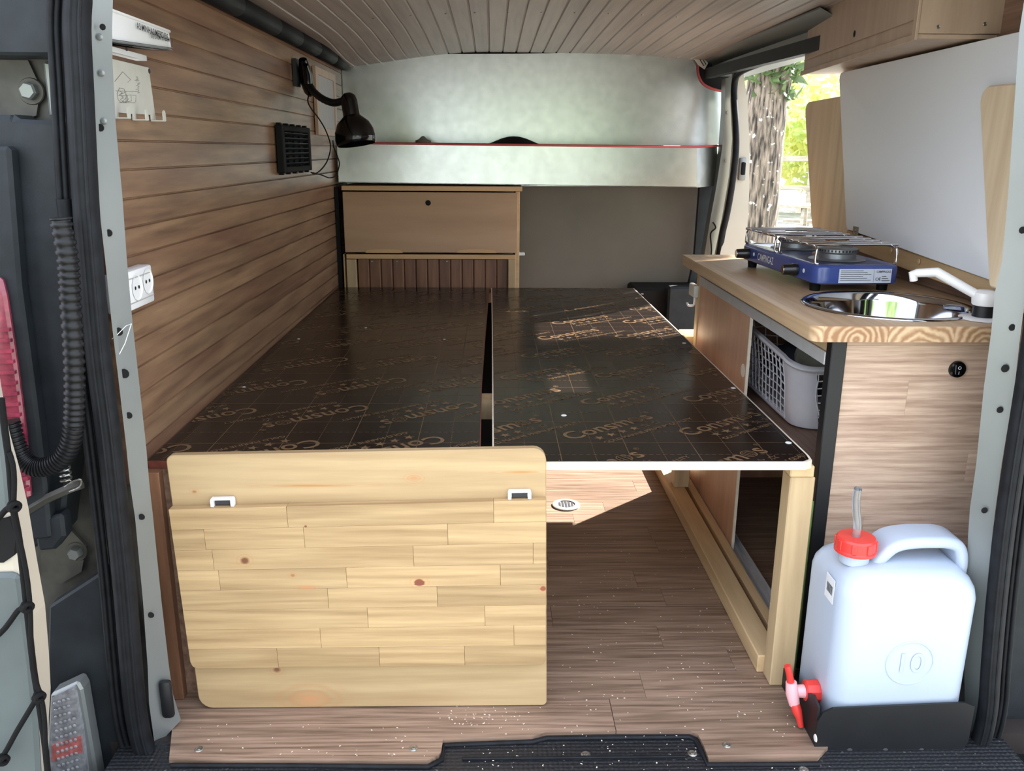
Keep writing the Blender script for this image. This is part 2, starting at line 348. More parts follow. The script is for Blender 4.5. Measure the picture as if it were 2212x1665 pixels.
def rrect(x0, x1, y0, y1, r, n=5):
    """rounded rectangle outline 2D, r single or four radii (x0y0, x1y0, x1y1, x0y1)"""
    rs = r if isinstance(r, (list, tuple)) else [r]*4; o = []
    for (cx, cy, a0), q in zip(((x0, y0, PI), (x1, y0, 1.5*PI), (x1, y1, 0), (x0, y1, 0.5*PI)), rs):
        ccx = cx+q if cx == x0 else cx-q; ccy = cy+q if cy == y0 else cy-q
        if q < 1e-5: o.append((cx, cy)); continue
        for k in range(n+1):
            a = a0+0.5*PI*k/n; o.append((ccx+q*math.cos(a), ccy+q*math.sin(a)))
    return o
def loft(bm, rings, cap=True):
    R = [[bm.verts.new(p) for p in r] for r in rings]; n = len(R[0])
    for a, b in zip(R, R[1:]):
        for k in range(n): bm.faces.new((a[k], a[(k+1) % n], b[(k+1) % n], b[k]))
    if cap: bm.faces.new(R[0][::-1]); bm.faces.new(R[-1])
def plate(name, pts, vec, mat, parent=None, bev=0.0, sm=None):
    bm = bmesh.new(); prism(bm, pts, vec)
    bmesh.ops.recalc_face_normals(bm, faces=bm.faces)
    if bev:
        try: bmesh.ops.bevel(bm, geom=[e for e in bm.edges if e.calc_face_angle(0) > 0.8], offset=bev, segments=1, affect='EDGES')
        except Exception: pass
    return fin(name, bm, mat, parent, sm)
def text_bm(s, size, off=0.0, align='LEFT', space=1.0):
    cu = bpy.data.curves.new('txt', 'FONT'); cu.body = s; cu.size = size; cu.offset = off; cu.align_x = align; cu.resolution_u = 3; cu.space_character = space
    ob = bpy.data.objects.new('txt', cu); col.objects.link(ob)
    dg = bpy.context.evaluated_depsgraph_get(); me = bpy.data.meshes.new_from_object(ob.evaluated_get(dg))
    bm = bmesh.new(); bm.from_mesh(me); bpy.data.objects.remove(ob); bpy.data.meshes.remove(me); bpy.data.curves.remove(cu)
    return bm
def basis(o, ex, ey):
    ex = Vector(ex).normalized(); ez = ex.cross(Vector(ey)).normalized(); ey = ez.cross(ex)
    m = Matrix((ex, ey, ez)).transposed().to_4x4(); m.translation = Vector(o); return m
def screw(p, axis, r, parent, name='screw'):
    p = Vector(p)
    return lathe(name, [(0, 0.0016), (r*0.35, 0.0016), (r*0.4, 0.0005), (r*0.75, 0.0012), (r, 0.0)], p, 'screw', parent, axis, 12)
# ================================================================== SETTING
# ---- floor: vinyl oak planks on a dark subfloor
fl = box('floor', (-0.66, 1.0), (1.26, 3.62), (-0.05, -0.007), 'floorback', None, 0)
tag(fl, 'oak effect plank floor of the van', kind='structure')
PW = 0.083
rows = []
y = 1.36
rowi = 0
while y < 3.55:
    x = -0.60-random.random()*0.25
    while x < 0.98:
        L = random.choice((0.42, 0.55, 0.68)); x0, x1 = max(x, -0.60), min(x+L, 0.98)
        if x1-x0 > 0.03: box('plank', (x0+0.0002, x1-0.0002), (y+0.0002, y+PW-0.0002), (-0.0068, 0.0), 'floor', fl, 0.0003)
        x += L
    y += PW; rowi += 1
# near row, cut to the outline of the loading sill
def fp(x, y_): return P(x, y_, Z=0.0)
A = [fp(365, 1640), fp(640, 1641), fp(922, 1643), fp(948, 1630), fp(953, 1622), fp(957, 1597), fp(1150, 1589), fp(1180, 1581), fp(1330, 1578)]
B = [fp(1330, 1578), fp(1490, 1578), fp(1508, 1586), fp(1521, 1612), fp(1531, 1639), fp(1766, 1637)]
YB = 1.3594
def near(nm, pts, xr, xl):
    bm = bmesh.new(); prism(bm, [(p.x, p.y, -0.0068) for p in pts]+[(xr, YB, -0.0068), (xl, YB, -0.0068)], (0, 0, 0.0068)); return fin(nm, bm, 'floor', fl)
near('plank', A, A[-1].x, fp(392, 1555).x-0.03)
B = [(p if i else p+Vector((0.0012, 0, 0))) for i, p in enumerate(B)]
near('plank', B, 0.72, B[0].x)
for sx, sy in ((430, 1618), (893, 1616), (1570, 1609)): screw(fp(sx, sy)+Vector((0, 0, 0.0002)), (0, 0, 1), 0.008, fl)
# round floor drain
dr = thing('floor_vent', 'round white slotted vent set into the plank floor under the bed', 'vent', (0.214, 2.25, 0.0))
lathe('rim', [(0, 0.0), (0.04, 0.0), (0.04, 0.003), (0.036, 0.005), (0.026, 0.0045), (0.025, 0.002), (0, 0.002)], (0.214, 2.25, 0.0005), 'greypl', dr)
for k in range(5):
    h = math.sqrt(max(0.0002, 0.024**2-((k-2)*0.009)**2))
    box('slot', (0.214+(k-2)*0.009-0.0028, 0.214+(k-2)*0.009+0.0028), (2.25-h, 2.25+h), (0.0022, 0.0035), 'inkdark', dr, 0)
# ---- left wall of tongue and groove boards
wl = box('wall_left', (-0.69, -0.611), (1.365, 3.62), (-0.05, 1.37), 'floorback', None, 0)
tag(wl, 'brown stained board wall on the left side of the van', kind='structure')
def tg_board(name, y0, y1, z0, z1, parent, xf=-0.600, xb=-0.612, mat='wallwood'):
    bm = bmesh.new(); g = 0.0023
    prof = [(xb, z0), (xf-0.003, z0), (xf-0.003, z0+g*0.45), (xf, z0+g*1.1), (xf, z1-g*0.7), (xf-0.003, z1-g*0.1), (xf-0.003, z1), (xb, z1)]
    nseg = 10
    loft(bm, [[Vector((px_, y0+(y1-y0)*k/nseg, pz - 0.018*max(0, (0.93-z0)/0.45)*0.9*((y0+(y1-y0)*k/nseg-1.4)/1.9))) for px_, pz in prof] for k in range(nseg+1)])
    return fin(name, bm, mat, parent)
z = 0.44
while z < 1.30:
    tg_board('plank', 1.337, 3.585, z, z+0.0462, wl)
    z += 0.0463
# ---- ceiling boards (slightly cambered)
cl = box('ceiling', (-0.66, 0.97), (1.30, 3.62), (1.392, 1.41), 'floorback', None, 0)
tag(cl, 'boarded van ceiling of narrow brown tongue and groove planks', kind='structure')
def cz(x, y_):
    s = lambda t: max(0, min(1, t))**2*(3-2*max(0, min(1, t)))
    return 1.366-0.036*abs((x-0.17)/0.77)**3-0.028*s((-x-0.05)/0.5)*s((y_-2.95)/0.6)-0.006*s((y_-2.8)/0.8)
x = -0.655; CP = 0.0536
while x < 0.90:
    bm = bmesh.new(); g = 0.0035; ns = 14; x1 = x+CP-0.0002
    prof = [(x, 0.012), (x, 0.004), (x+g*0.5, 0.004), (x+g*1.3, 0), (x1-g*0.9, 0), (x1-g*0.2, 0.004), (x1, 0.004), (x1, 0.012)]
    loft(bm, [[Vector((px_, 1.30+2.30*k/ns, cz(px_, 1.30+2.30*k/ns)+pz)) for px_, pz in prof] for k in range(ns+1)])
    fin('plank', bm, 'ceilwood', cl)
    x += CP
for sx in (746, 806, 887, 963, 1026, 1098, 1170, 1242, 1315, 1387, 1462, 1532):
    yv = 28+8*((sx-1100)/400)**2+5
    p = P(sx, yv, Z=1.358); screw((p.x, p.y, cz(p.x, p.y)-0.0002), (0, 0, -1), 0.0042, cl)
# ---- left roof rail: padded dark tube with seams
rl = thing('trim_1', 'dark padded rail running along the joint of left wall and ceiling', None, (-0.6, 2.4, 1.29), kind='structure')
seams = [1.32, 1.75, 2.1, 2.45, 2.72, 3.0, 3.3, 3.56]
for a, b in zip(seams, seams[1:]):
    bm = bmesh.new()
    zc = lambda t: 1.297+0.011*(t-1.9)/1.7
    addtube(bm, [(-0.583, a+0.001, zc(a)), (-0.583, a+0.004, zc(a)), (-0.583, b-0.004, zc(b)), (-0.583, b-0.001, zc(b))], [0.022, 0.0245, 0.0245, 0.022], 14)
    fin('padding', bm, 'rubber', rl, 40)
# ---- front bulkhead: galvanised sheet, shelf box, grey lower lining
YF = 3.60
wf = thing('wall_front', 'galvanised steel bulkhead with shelf at the front of the load space', None, (0.15, YF, 0.0), kind='structure')
up = [(737, 137), (770, 119), (900, 117), (1110, 116), (1300, 113), (1478, 108), (1500, 116), (1507, 135), (1508, 158), (1518, 180), (1540, 192), (1567, 198), (1566, 320), (1560, 402), (725, 402), (722, 150)]
plate('upper_sheet', [P(a, b, Y=YF) for a, b in up], (0, 0.004, 0), 'alu', wf)
YS = 3.34
tl, trr, bl, br = P(722, 309, Y=YS), P(1505, 318, Y=YS), P(726, 394, Y=YS), P(1505, 405, Y=YS)
ct, cb = P(1555, 315, Y=3.53), P(1551, 401, Y=3.53)
tl.x = bl.x = -0.586
bm = bmesh.new()
def quad(bm, *ps): return bm.faces.new([bm.verts.new(p) for p in ps])
prism(bm, [tl, trr, br, bl], (0, 0.003, 0)); prism(bm, [trr, ct, cb, br], (0.0, 0.003, 0))
prism(bm, [bl, br, cb, Vector((cb.x, YF, cb.z)), Vector((bl.x, YF, bl.z))], (0, 0, 0.003))
fin('shelf_front', bm, 'alu', wf)
tube('edge_trim', [tl+Vector((0, 0, .001)), trr+Vector((0, 0, .001)), ct+Vector((0, 0, .001))], 0.0045, 'redtrim', wf, 8)
tube('notch_trim', smooth_path([P(a, b, Y=YF-0.002) for a, b in ((1508, 132), (1508, 158), (1518, 180), (1540, 192), (1567, 198))], 4), 0.005, 'redtrim', wf, 8)
box('lower_lining', (-0.66, 0.90), (3.62, 3.65), (-0.05, 0.99), 'carpet', wf, 0)
box('backing', (-0.69, 1.0), (3.66, 3.70), (-0.05, 1.41), 'black', wf, 0)
# notch interior
box('notch_recess', (0.80, 0.97), (3.625, 3.65), (1.14, 1.36), 'black', wf, 0)
# ---- right side of the van
wr = box('wall_right', (0.985, 1.03), (1.33, 2.50), (-0.05, 1.37), 'innervinyl', None, 0)
tag(wr, 'wood lined right wall behind the kitchen worktop', kind='structure')
hd = thing('trim_2', 'grey painted header and sliding door guide above the side door opening', None, (0.9, 2.95, 1.27), kind='structure')
bm = bmesh.new()
r1, r2 = Vector((0.852, 3.59, 1.305)), Vector((0.872, 2.30, 1.283))
prism(bm, [r1, r1+Vector((0.0, 0, -0.037)), r1+Vector((0.03, 0, -0.037)), r1+Vector((0.03, 0, 0))], r2-r1)
fin('guide_rail', bm, 'plastic', hd)
box('header', (0.885, 1.03), (2.30, 3.60), (1.277, 1.40), 'silver', hd, 0.002)
bm = bmesh.new(); prism(bm, [(0.83, 3.58, 1.345), (0.90, 3.58, 1.31), (0.90, 2.3, 1.30), (0.83, 2.3, 1.335)], (0, 0, 0.004)); fin('roof_flange', bm, 'silver', hd)
# seal around the side door
sealpx = [(1733, 111), (1700, 119), (1655, 132), (1625, 143), (1603, 153), (1590, 166), (1586, 190), (1586, 215), (1590, 275), (1590, 323), (1585, 372), (1578, 421), (1569, 469), (1561, 502), (1554, 547), (1545, 600), (1535, 660)]
sp = smooth_path([P(a, b, X=0.905) for a, b in sealpx], 3)
ds = tube('door_seal', sp, 0.0125, 'rubber', None, 10)
tag(ds, 'black rubber seal around the side door opening beside the tree view', 'door seal')
# B pillar behind it
pb = thing('trim_3', 'pale painted door pillar between the steel bulkhead and the side door opening', None, (0.93, 3.35, 0.0), kind='structure')
inner = [(1567, 170), (1580, 165), (1586, 215), (1590, 300), (1584, 372), (1572, 450), (1561, 502), (1550, 560), (1535, 640), (1505, 640), (1520, 560), (1535, 470), (1548, 400), (1560, 320), (1566, 240)]
ip = [P(a, b, Y=3.45) for a, b in inner]
plate('inner_post', ip, (0, 0.06, 0), 'silver', pb)
outer = [(1594, 150), (1606, 158), (1614, 210), (1619, 307), (1619, 404), (1614, 502), (1608, 560), (1598, 660), (1537, 660), (1556, 547), (1572, 469), (1587, 380), (1594, 300), (1590, 215)]
op = [P(a, b, Y=3.34) for a, b in outer]
plate('outer_post', op, (0, 0.08, 0), 'jamb', pb)
for a, b in ((1572, 243), (1568, 347)): lathe('bolt', [(0, .003), (.006, .003), (.0065, 0), (.011, .0), (.011, -.002)], P(a, b, Y=3.449), 'silver', pb, (0, -1, 0), 12)
lp = P(1603, 365, Y=3.337)
lk = box('latch', (lp.x-0.013, lp.x+0.013), (3.325, 3.341), (lp.z-0.042, lp.z+0.042), 'silver', pb, 0.004, 2)
box('striker', (lp.x-0.008, lp.x+0.008), (3.315, 3.325), (lp.z-0.022, lp.z+0.026), 'black', lk, 0.004, 2)
plate('seat_belt_trim', [P(a, b, Y=3.56) for a, b in ((1512, 402), (1540, 400), (1520, 560), (1508, 660), (1478, 660), (1500, 560))], (0, 0.03, 0), 'plastic', pb)
tube('belt_cord', smooth_path([P(a, b, Y=3.44) for a, b in ((1540, 480), (1546, 492), (1535, 505), (1537, 540), (1533, 580))], 4), 0.003, 'black', pb, 6)
# door step and sill in the side doorway
st = box('step', (0.62, 1.03), (2.52, 3.59), (-0.05, 0.02), 'plastic', None, 0.004)
st.name = 'door_step'; tag(st, 'dark plastic step of the side doorway beyond the kitchen', 'step')
sb = thing('seat_base', 'black seat base just visible beyond the far right bed corner', 'seat base', (0.75, 3.52, 0.02))
box('body', (0.58, 0.90), (3.42, 3.60), (0.02, 0.445), 'black', sb, 0.01)
box('cap', (0.71, 0.83), (3.36, 3.42), (0.25, 0.46), 'plastic', sb, 0.008)
box('foot', (0.6, 0.88), (3.40, 3.44), (0.02, 0.06), 'black', sb, 0.004)
# ---- rear opening: pillars, seals, sill mat
def pillar(name, label, inn, outr, yi, yo, holes, chip=None):
    t = thing(name, label, None, ((P(*inn[-1], Y=yi)).x, yi, 0), kind='structure')
    n = max(len(inn), len(outr)); bm = bmesh.new()
    a = [P(*p, Y=yi) for p in inn]; b = [P(*p, Y=yo) for p in outr]
    a.insert(0, Vector((a[0].x, a[0].y, 1.40))); b.insert(0, Vector((b[0].x, b[0].y, 1.40)))
    va = [bm.verts.new(p) for p in a]; vb = [bm.verts.new(p) for p in b]
    sgn = 1 if b[0].x > a[0].x else -1
    vc = [bm.verts.new(Vector((p.x+sgn*0.03, yi+0.02, p.z))) for p in a]; vd = [bm.verts.new(Vector((p.x, yo+0.055, p.z))) for p in b]
    for i in range(len(a)-1):
        bm.faces.new((va[i], va[i+1], vb[i+1], vb[i])); bm.faces.new((va[i], va[i+1], vc[i+1], vc[i])); bm.faces.new((vb[i], vb[i+1], vd[i+1], vd[i]))
    fin('flange', bm, 'silver', t, 30)
    for hx, hy, hr in holes:
        p = P(hx, hy, Y=(yi+yo)/2); lathe('bolt_hole', [(0, 0.0012), (hr, 0.0012), (hr*1.1, 0)], p+Vector((0, -0.0075, 0)), 'holemat', t, (0, -1, 0), 10)
    return t
Linn = [(246, -60), (242, 60), (243, 134), (250, 269), (264, 420), (274, 560), (286, 695), (298, 803), (316, 967), (322, 1038), (331, 1120), (349, 1300), (365, 1439), (374, 1500), (391, 1555)]
Lout = [(184, -60), (190, 60), (194, 134), (203, 269), (211, 420), (227, 560), (241, 695), (254, 803), (273, 967), (280, 1038), (292, 1120), (309, 1300), (319, 1439), (322, 1520), (335, 1615)]
pil = pillar('trim_4', 'silver painted rear pillar with small bolt holes at the left of the load opening', Linn, Lout, 1.292, 1.262,
             [(227, 60, .004), (222, 276, .005), (240, 502, .005), (261, 714, .006), (273, 804, .007), (283, 894, .005), (310, 1112, .005), (330, 1323, .005), (336, 1568, .004)])
for a, b in ((215, 80), (219, 158), (224, 262)): lathe('rivet', [(0, .003), (.003, .0025), (.005, 0)], P(a, b, Y=1.272), 'silver', pil, (0, -1, 0), 10)
tube('crack', [P(a, b, Y=1.268) for a, b in ((242, 732), (254, 722), (262, 714), (272, 704), (284, 699), (270, 742), (252, 776))], 0.0007, 'white', pil, 4)
box('striker_plate', (P(362, 1500, Y=1.28).x-0.011, P(362, 1500, Y=1.28).x+0.011), (1.268, 1.282), (P(362, 1545, Y=1.28).z, P(362, 1465, Y=1.28).z), 'blackm', pil, 0.007, 2)
Rinn = [(2222, -60), (2202, 67), (2178, 417), (2165, 560), (2149, 632), (2141, 718), (2125, 839), (2109, 1000), (2095, 1100), (2091, 1160), (2087, 1320), (2083, 1459), (2084, 1515), (2080, 1580)]
Rout = [(2290, -60), (2280, 67), (2248, 417), (2232, 560), (2215, 640), (2203, 735), (2191, 839), (2164, 1000), (2149, 1110), (2141, 1180), (2127, 1320), (2118, 1459), (2114, 1515), (2100, 1590)]
pir = pillar('trim_5', 'silver painted rear pillar with small bolt holes at the right of the load opening', Rinn, Rout, 1.292, 1.262,
             [(2180, 705, .005), (2165, 793, .006), (2154, 882, .005), (2121, 1098, .005), (2202, 496, .005)])
def seal(name, label, path, yy, w, mirror=1):
    t = thing(name, label, 'door seal', P(*path[-1], Y=yy))
    c = [P(*p, Y=yy) for p in path]; c = smooth_path([Vector((c[0].x, yy, 1.42))]+c, 4)
    bm = bmesh.new(); addtube(bm, c, w*0.5, 12, True); fin('bulb', bm, 'rubber', t, 50)
    for k, off in enumerate((0.62, 0.86, 1.05)):
        tube('lip', [p+Vector((-mirror*w*off, 0.012-0.004*k, 0)) for p in c], w*0.13, 'rubber', t, 8)
    for k, off in enumerate((-0.3, 0.05)):
        tube('ridge', [p+Vector((-mirror*w*off, -w*0.47, 0)) for p in c], w*0.07, 'rubber', t, 6)
    return t
seal('rear_door_seal', 'thick black rubber seal following the left edge of the rear opening', [(166, -80), (166, 60), (173, 200), (184, 420), (196, 580), (213, 770), (232, 920), (248, 1060), (268, 1250), (282, 1420), (294, 1540), (312, 1620), (345, 1680), (385, 1760)], 1.245, 0.036)
seal('rear_door_seal', 'thick black rubber seal following the right edge of the rear opening', [(2310, 60), (2262, 500), (2228, 760), (2190, 1000), (2168, 1160), (2151, 1320), (2140, 1450), (2134, 1530), (2118, 1600), (2085, 1665), (2030, 1740)], 1.245, 0.032, -1)
# rear sill rubber mat
mt_ = thing('sill_mat', 'black dimpled rubber mat over the rear loading sill', 'mat', (0.1, 1.2, -0.012))
box('mat_sheet', (-0.64, 0.90), (1.02, 1.36), (-0.030, -0.0072), 'mat', mt_, 0)
rim = [(370, 1646), (640, 1647), (926, 1650), (955, 1634), (960, 1603), (1151, 1596), (1182, 1588), (1488, 1585), (1504, 1592), (1516, 1618), (1527, 1645), (1770, 1644)]
tube('raised_edge', [fp(a, b)+Vector((0, -0.001, -0.0055)) for a, b in rim], 0.0042, 'rubber', mt_, 8)
for a, b in ((1265, 1616), (1495, 1614), (1735, 1649)): screw(fp(a, b+2)+Vector((0, -0.004, -0.0068)), (0, 0, 1), 0.0085, mt_)
box('rib', (-0.05, 0.33), (1.205, 1.211), (-0.0075, -0.003), 'rubber', mt_, 0.001)
bp_ = box('bumper', (-1.05, 1.3), (1.08, 1.20), (-0.36, -0.032), 'plastic', None, 0.02, 2)
tag(bp_, 'dark plastic rear bumper below the sill mat', 'bumper')
# ---- outer corner of the body, left
bl_ = thing('trim_6', 'dusty grey body corner with hinge bolts outside the left rear seal', None, (-0.8, 1.33, -0.1), kind='structure')
box('corner_panel', (-1.02, -0.613), (1.335, 1.36), (-0.4, 1.45), 'dirtbody', bl_, 0)
box('side_skin', (-1.06, -1.02), (1.36, 3.7), (-0.4, 1.45), 'silver', bl_, 0)
def platepx(name, pts, yy, dep, mat, parent, bev=0.0): return plate(name, [P(a, b, Y=yy) for a, b in pts], (0, dep, 0), mat, parent, bev)
for hx, hy, r in ((66, 197, .013), (165, 1192, .012)):
    p = P(hx, hy, Y=1.325)
    lathe('washer', [(0, .002), (r*1.4, .002), (r*1.5, 0)], p+Vector((0, .002, 0)), 'dirtbody', bl_, (0, -1, 0), 18)
    lathe('hinge_bolt', [(0, .012), (r*.8, .012), (r, .009), (r, .0)], p, 'silver', bl_, (0, -1, 0), 6)
platepx('hinge_plate', [(-80, 128), (60, 130), (88, 190), (78, 250), (30, 262), (-80, 250)], 1.327, 0.006, 'dirtbody', bl_)
platepx('upper_panel', [(-200, -60), (130, -60), (128, 120), (-200, 116)], 1.27, 0.06, 'plastic', bl_, 0.004)
platepx('hinge_plate', [(85, 1150), (150, 1142), (186, 1180), (176, 1235), (130, 1262), (90, 1240)], 1.327, 0.006, 'dirtbody', bl_)
platepx('pressed_rib', [(90, 130), (120, 135), (130, 250), (105, 255)], 1.318, 0.012, 'silver', bl_, 0.004)
platepx('lower_panel', [(105, 1310), (225, 1232), (262, 1300), (285, 1480), (300, 1600), (300, 1720), (90, 1720), (100, 1500)], 1.262, 0.03, 'plastic', bl_, 0.004)
# tail lamp
tlm = thing('tail_lamp', 'tall rear lamp with red lens in dark plastic housing at the left edge', 'lamp', P(40, 1180, Y=1.25))
platepx('housing', [(-160, 246), (26, 248), (30, 256), (134, 262), (142, 480), (150, 620), (158, 760), (150, 1000), (132, 1160), (60, 1190), (-160, 1190)], 1.262, 0.06, 'plastic', tlm, 0.006)
platepx('lens_frame', [(-160, 320), (20, 316), (28, 420), (44, 620), (76, 860), (98, 1040), (110, 1165), (-160, 1185)], 1.236, 0.026, 'plastic', tlm, 0.005)
ln = platepx('lens', [(-160, 590), (2, 600), (12, 640), (36, 800), (54, 940), (64, 1078), (-160, 1085)], 1.228, 0.012, 'redlens', tlm, 0.004)
for k in range(16):
    yy = 712+k*23
    xx = 18+(yy-700)*0.125
    platepx('lens_rib', [(-60, yy), (xx, yy-3), (xx+1, yy+4), (-60, yy+7)], 1.2235, 0.006, 'redlens', ln, 0)
platepx('foot', [(70, 1125), (134, 1110), (140, 1160), (118, 1188), (80, 1192)], 1.24, 0.03, 'plastic', tlm, 0.005)
# lower clear lamp
lc = thing('reflector_lamp', 'clear faceted rear lamp low at the left beside the bumper', 'lamp', P(160, 1700, Y=1.21))
platepx('rim', [(108, 1500), (168, 1472), (178, 1490), (214, 1700), (96, 1700)], 1.222, 0.03, 'silver', lc, 0.004)
platepx('lens', [(112, 1508), (158, 1486), (176, 1580), (190, 1700), (104, 1700)], 1.212, 0.012, 'clearlens', lc, 0)
platepx('red_band', [(112, 1610), (174, 1590), (178, 1625), (112, 1645)], 1.2095, 0.003, 'lensred2', lc, 0)
f0 = None
for i in range(6):
    for j in range(11):
        px_ = 118+i*9.5+j*1.0; py_ = 1520-i*3+j*15
        if px_ > 150+(py_-1490)*0.15: continue
        p = P(px_, py_, Y=1.2085)
        if f0 is None: f0 = lathe('facet', [(0, .003), (.0022, .0022), (.0031, 0)], p, 'clearlens', lc, (0, -1, 0), 8)
        else: again(f0, p-ORG[f0]-Vector((0, .0, 0)), lc)
# corrugated conduit
hp = smooth_path([P(a, b, Y=1.200) for a, b in ((130, 470), (146, 560), (151, 640), (158, 740), (161, 830), (160, 900), (154, 952), (136, 988), (106, 1006), (74, 1008), (48, 990), (32, 955), (20, 910))], 30)
rad = [0.0132 + (0.0016 if i % 6 in (0, 1, 2) else -0.0008) for i in range(len(hp))]
bm = bmesh.new(); addtube(bm, hp, rad, 18); hs_ = fin('cable_conduit', bm, 'hosem', None, 60)
tag(hs_, 'black corrugated cable conduit looping beside the tail lamp', 'conduit')
bm = bmesh.new(); addtube(bm, [P(a, b, Y=1.25) for a, b in ((146, 660), (146, 560), (143, 470), (138, 430))], 0.011, 10); o_ = fin('rubber_boot', bm, 'rubber', None, 40)
tag(o_, 'smooth black rubber boot at the top of the corrugated conduit', 'cable boot')
# door check strap
cs = thing('door_check_strap', 'metal door check strap with spring clip under the corrugated conduit', 'strap', P(120, 1070, Y=1.24))
bm = bmesh.new(); addtube(bm, [P(a, b, Y=1.24) for a, b in ((60, 1102), (105, 1075), (150, 1055), (176, 1046))], 0.008, 6); fin('arm', bm, 'dirtbody', cs, 30)
bm = bmesh.new(); addtube(bm, smooth_path([P(a, b, Y=1.222) for a, b in ((150, 1062), (172, 1052), (175, 1036), (158, 1040), (140, 1052))], 3), 0.0015, 6); fin('clip', bm, 'screw', cs, 40)
sp_ = []
c0 = P(142, 1030, Y=1.226)
for k in range(50): a_ = k*PI/5; sp_.append(c0+Vector((0.008*math.cos(a_), 0.008*math.sin(a_), 0.0008*k-0.01)))
tube('spring', sp_, 0.0014, 'screw', cs, 5)
# ---- open rear door at the far left with storage net cords
rd = thing('rear_door', 'open rear door edge with grey inner panel at the lower left corner', 'door', P(40, 1665, Y=1.0))
plate('door_shell', [P(a, b, Y=1.07) for a, b in ((-300, 470), (-60, 520), (-12, 700), (8, 830), (26, 930), (48, 1010), (66, 1090), (84, 1200), (102, 1300), (110, 1400), (114, 1480), (110, 1540), (108, 1700), (104, 1900), (-300, 1900))], (0, -0.05, 0), 'jamb', rd, 0.006)
plate('inner_panel', [P(a, b, Y=1.012) for a, b in ((-300, 1250), (20, 1240), (40, 1245), (52, 1330), (66, 1440), (78, 1560), (86, 1700), (90, 1900), (-300, 1900))], (0, 0.012, 0), 'greygreen', rd, 0.005)
plate('window_frame', [P(a, b, Y=1.014) for a, b in ((-300, 700), (-30, 720), (-12, 860), (6, 960), (16, 1040), (22, 1110), (-300, 1130))], (0, 0.012, 0), 'greygreen', rd, 0.005)
plate('opening', [P(a, b, Y=1.016) for a, b in ((-300, 1135), (20, 1120), (34, 1160), (30, 1200), (8, 1215), (-300, 1225))], (0, 0.01, 0), 'black', rd)
lathe('plug', [(0, .005), (.004, .005), (.007, .003), (.008, 0)], P(1, 893, Y=1.012), 'greygreen', rd, (0, -1, 0), 16)
nc = thing('net_cord', 'knotted black elastic net cords stretched over the open rear door', 'cord', P(80, 1665, Y=0.995))
main = smooth_path([P(a, b, Y=0.996) for a, b in ((2, 860), (12, 940), (20, 1000), (28, 1092), (42, 1170), (58, 1312), (72, 1439), (82, 1503), (96, 1600), (104, 1680), (112, 1800))], 5)
tube('main_cord', main, 0.0042, 'cord', nc, 8)
tube('second_cord', [p+Vector((0.004+0.003*math.sin(i*0.5), -0.004, 0)) for i, p in enumerate(main[8:])], 0.0032, 'cord', nc, 8)
for pts in (((28, 1092), (14, 1100), (-4, 1120), (-60, 1180)), ((58, 1310), (40, 1318), (20, 1345), (0, 1368), (-60, 1420)), ((82, 1503), (60, 1540), (36, 1580), (8, 1630), (-40, 1700))):
    tube('branch_cord', smooth_path([P(a, b, Y=0.995) for a, b in pts], 4), 0.0036, 'cord', nc, 8)
for a, b in ((30, 1093), (58, 1310), (84, 1504), (6, 1640)):
    p = P(a, b, Y=0.99)
    bm = bmesh.new()
    for k in range(3):
        ax = Vector((0.4+0.2*k, -0.3*k, 1-0.6*k)).normalized(); u, v = frame_from(ax)
        addtube(bm, [p+0.0055*(math.cos(2*PI*q/12)*u+math.sin(2*PI*q/12)*v)+ax*0.003*(k-1) for q in range(13)], 0.0032, 7)
    fin('knot', bm, 'cord', nc, 50)
# ---- outer corner, right
br_ = thing('trim_7', 'dark grey body corner outside the right rear seal', None, (1.0, 1.3, -0.1), kind='structure')
box('corner_panel', (0.865, 1.10), (1.30, 1.32), (-0.4, 1.45), 'plastic', br_, 0)
for b in (1180, 1280, 1365, 1450, 1540): lathe('clip', [(0, .008), (.004, .007), (.008, 0)], P(2200-(b-1180)*.09, b, Y=1.2995), 'plastic', br_, (0, -1, 0), 10)
box('side_skin', (1.06, 1.10), (1.27, 2.46), (-0.4, 1.45), 'silver', br_, 0)
box('rear_header', (-1.06, 1.10), (1.262, 1.32), (1.33, 1.449), 'silver', br_, 0.004)
box('roof_skin', (-1.06, 1.10), (1.25, 3.8), (1.45, 1.47), 'silver', br_, 0)
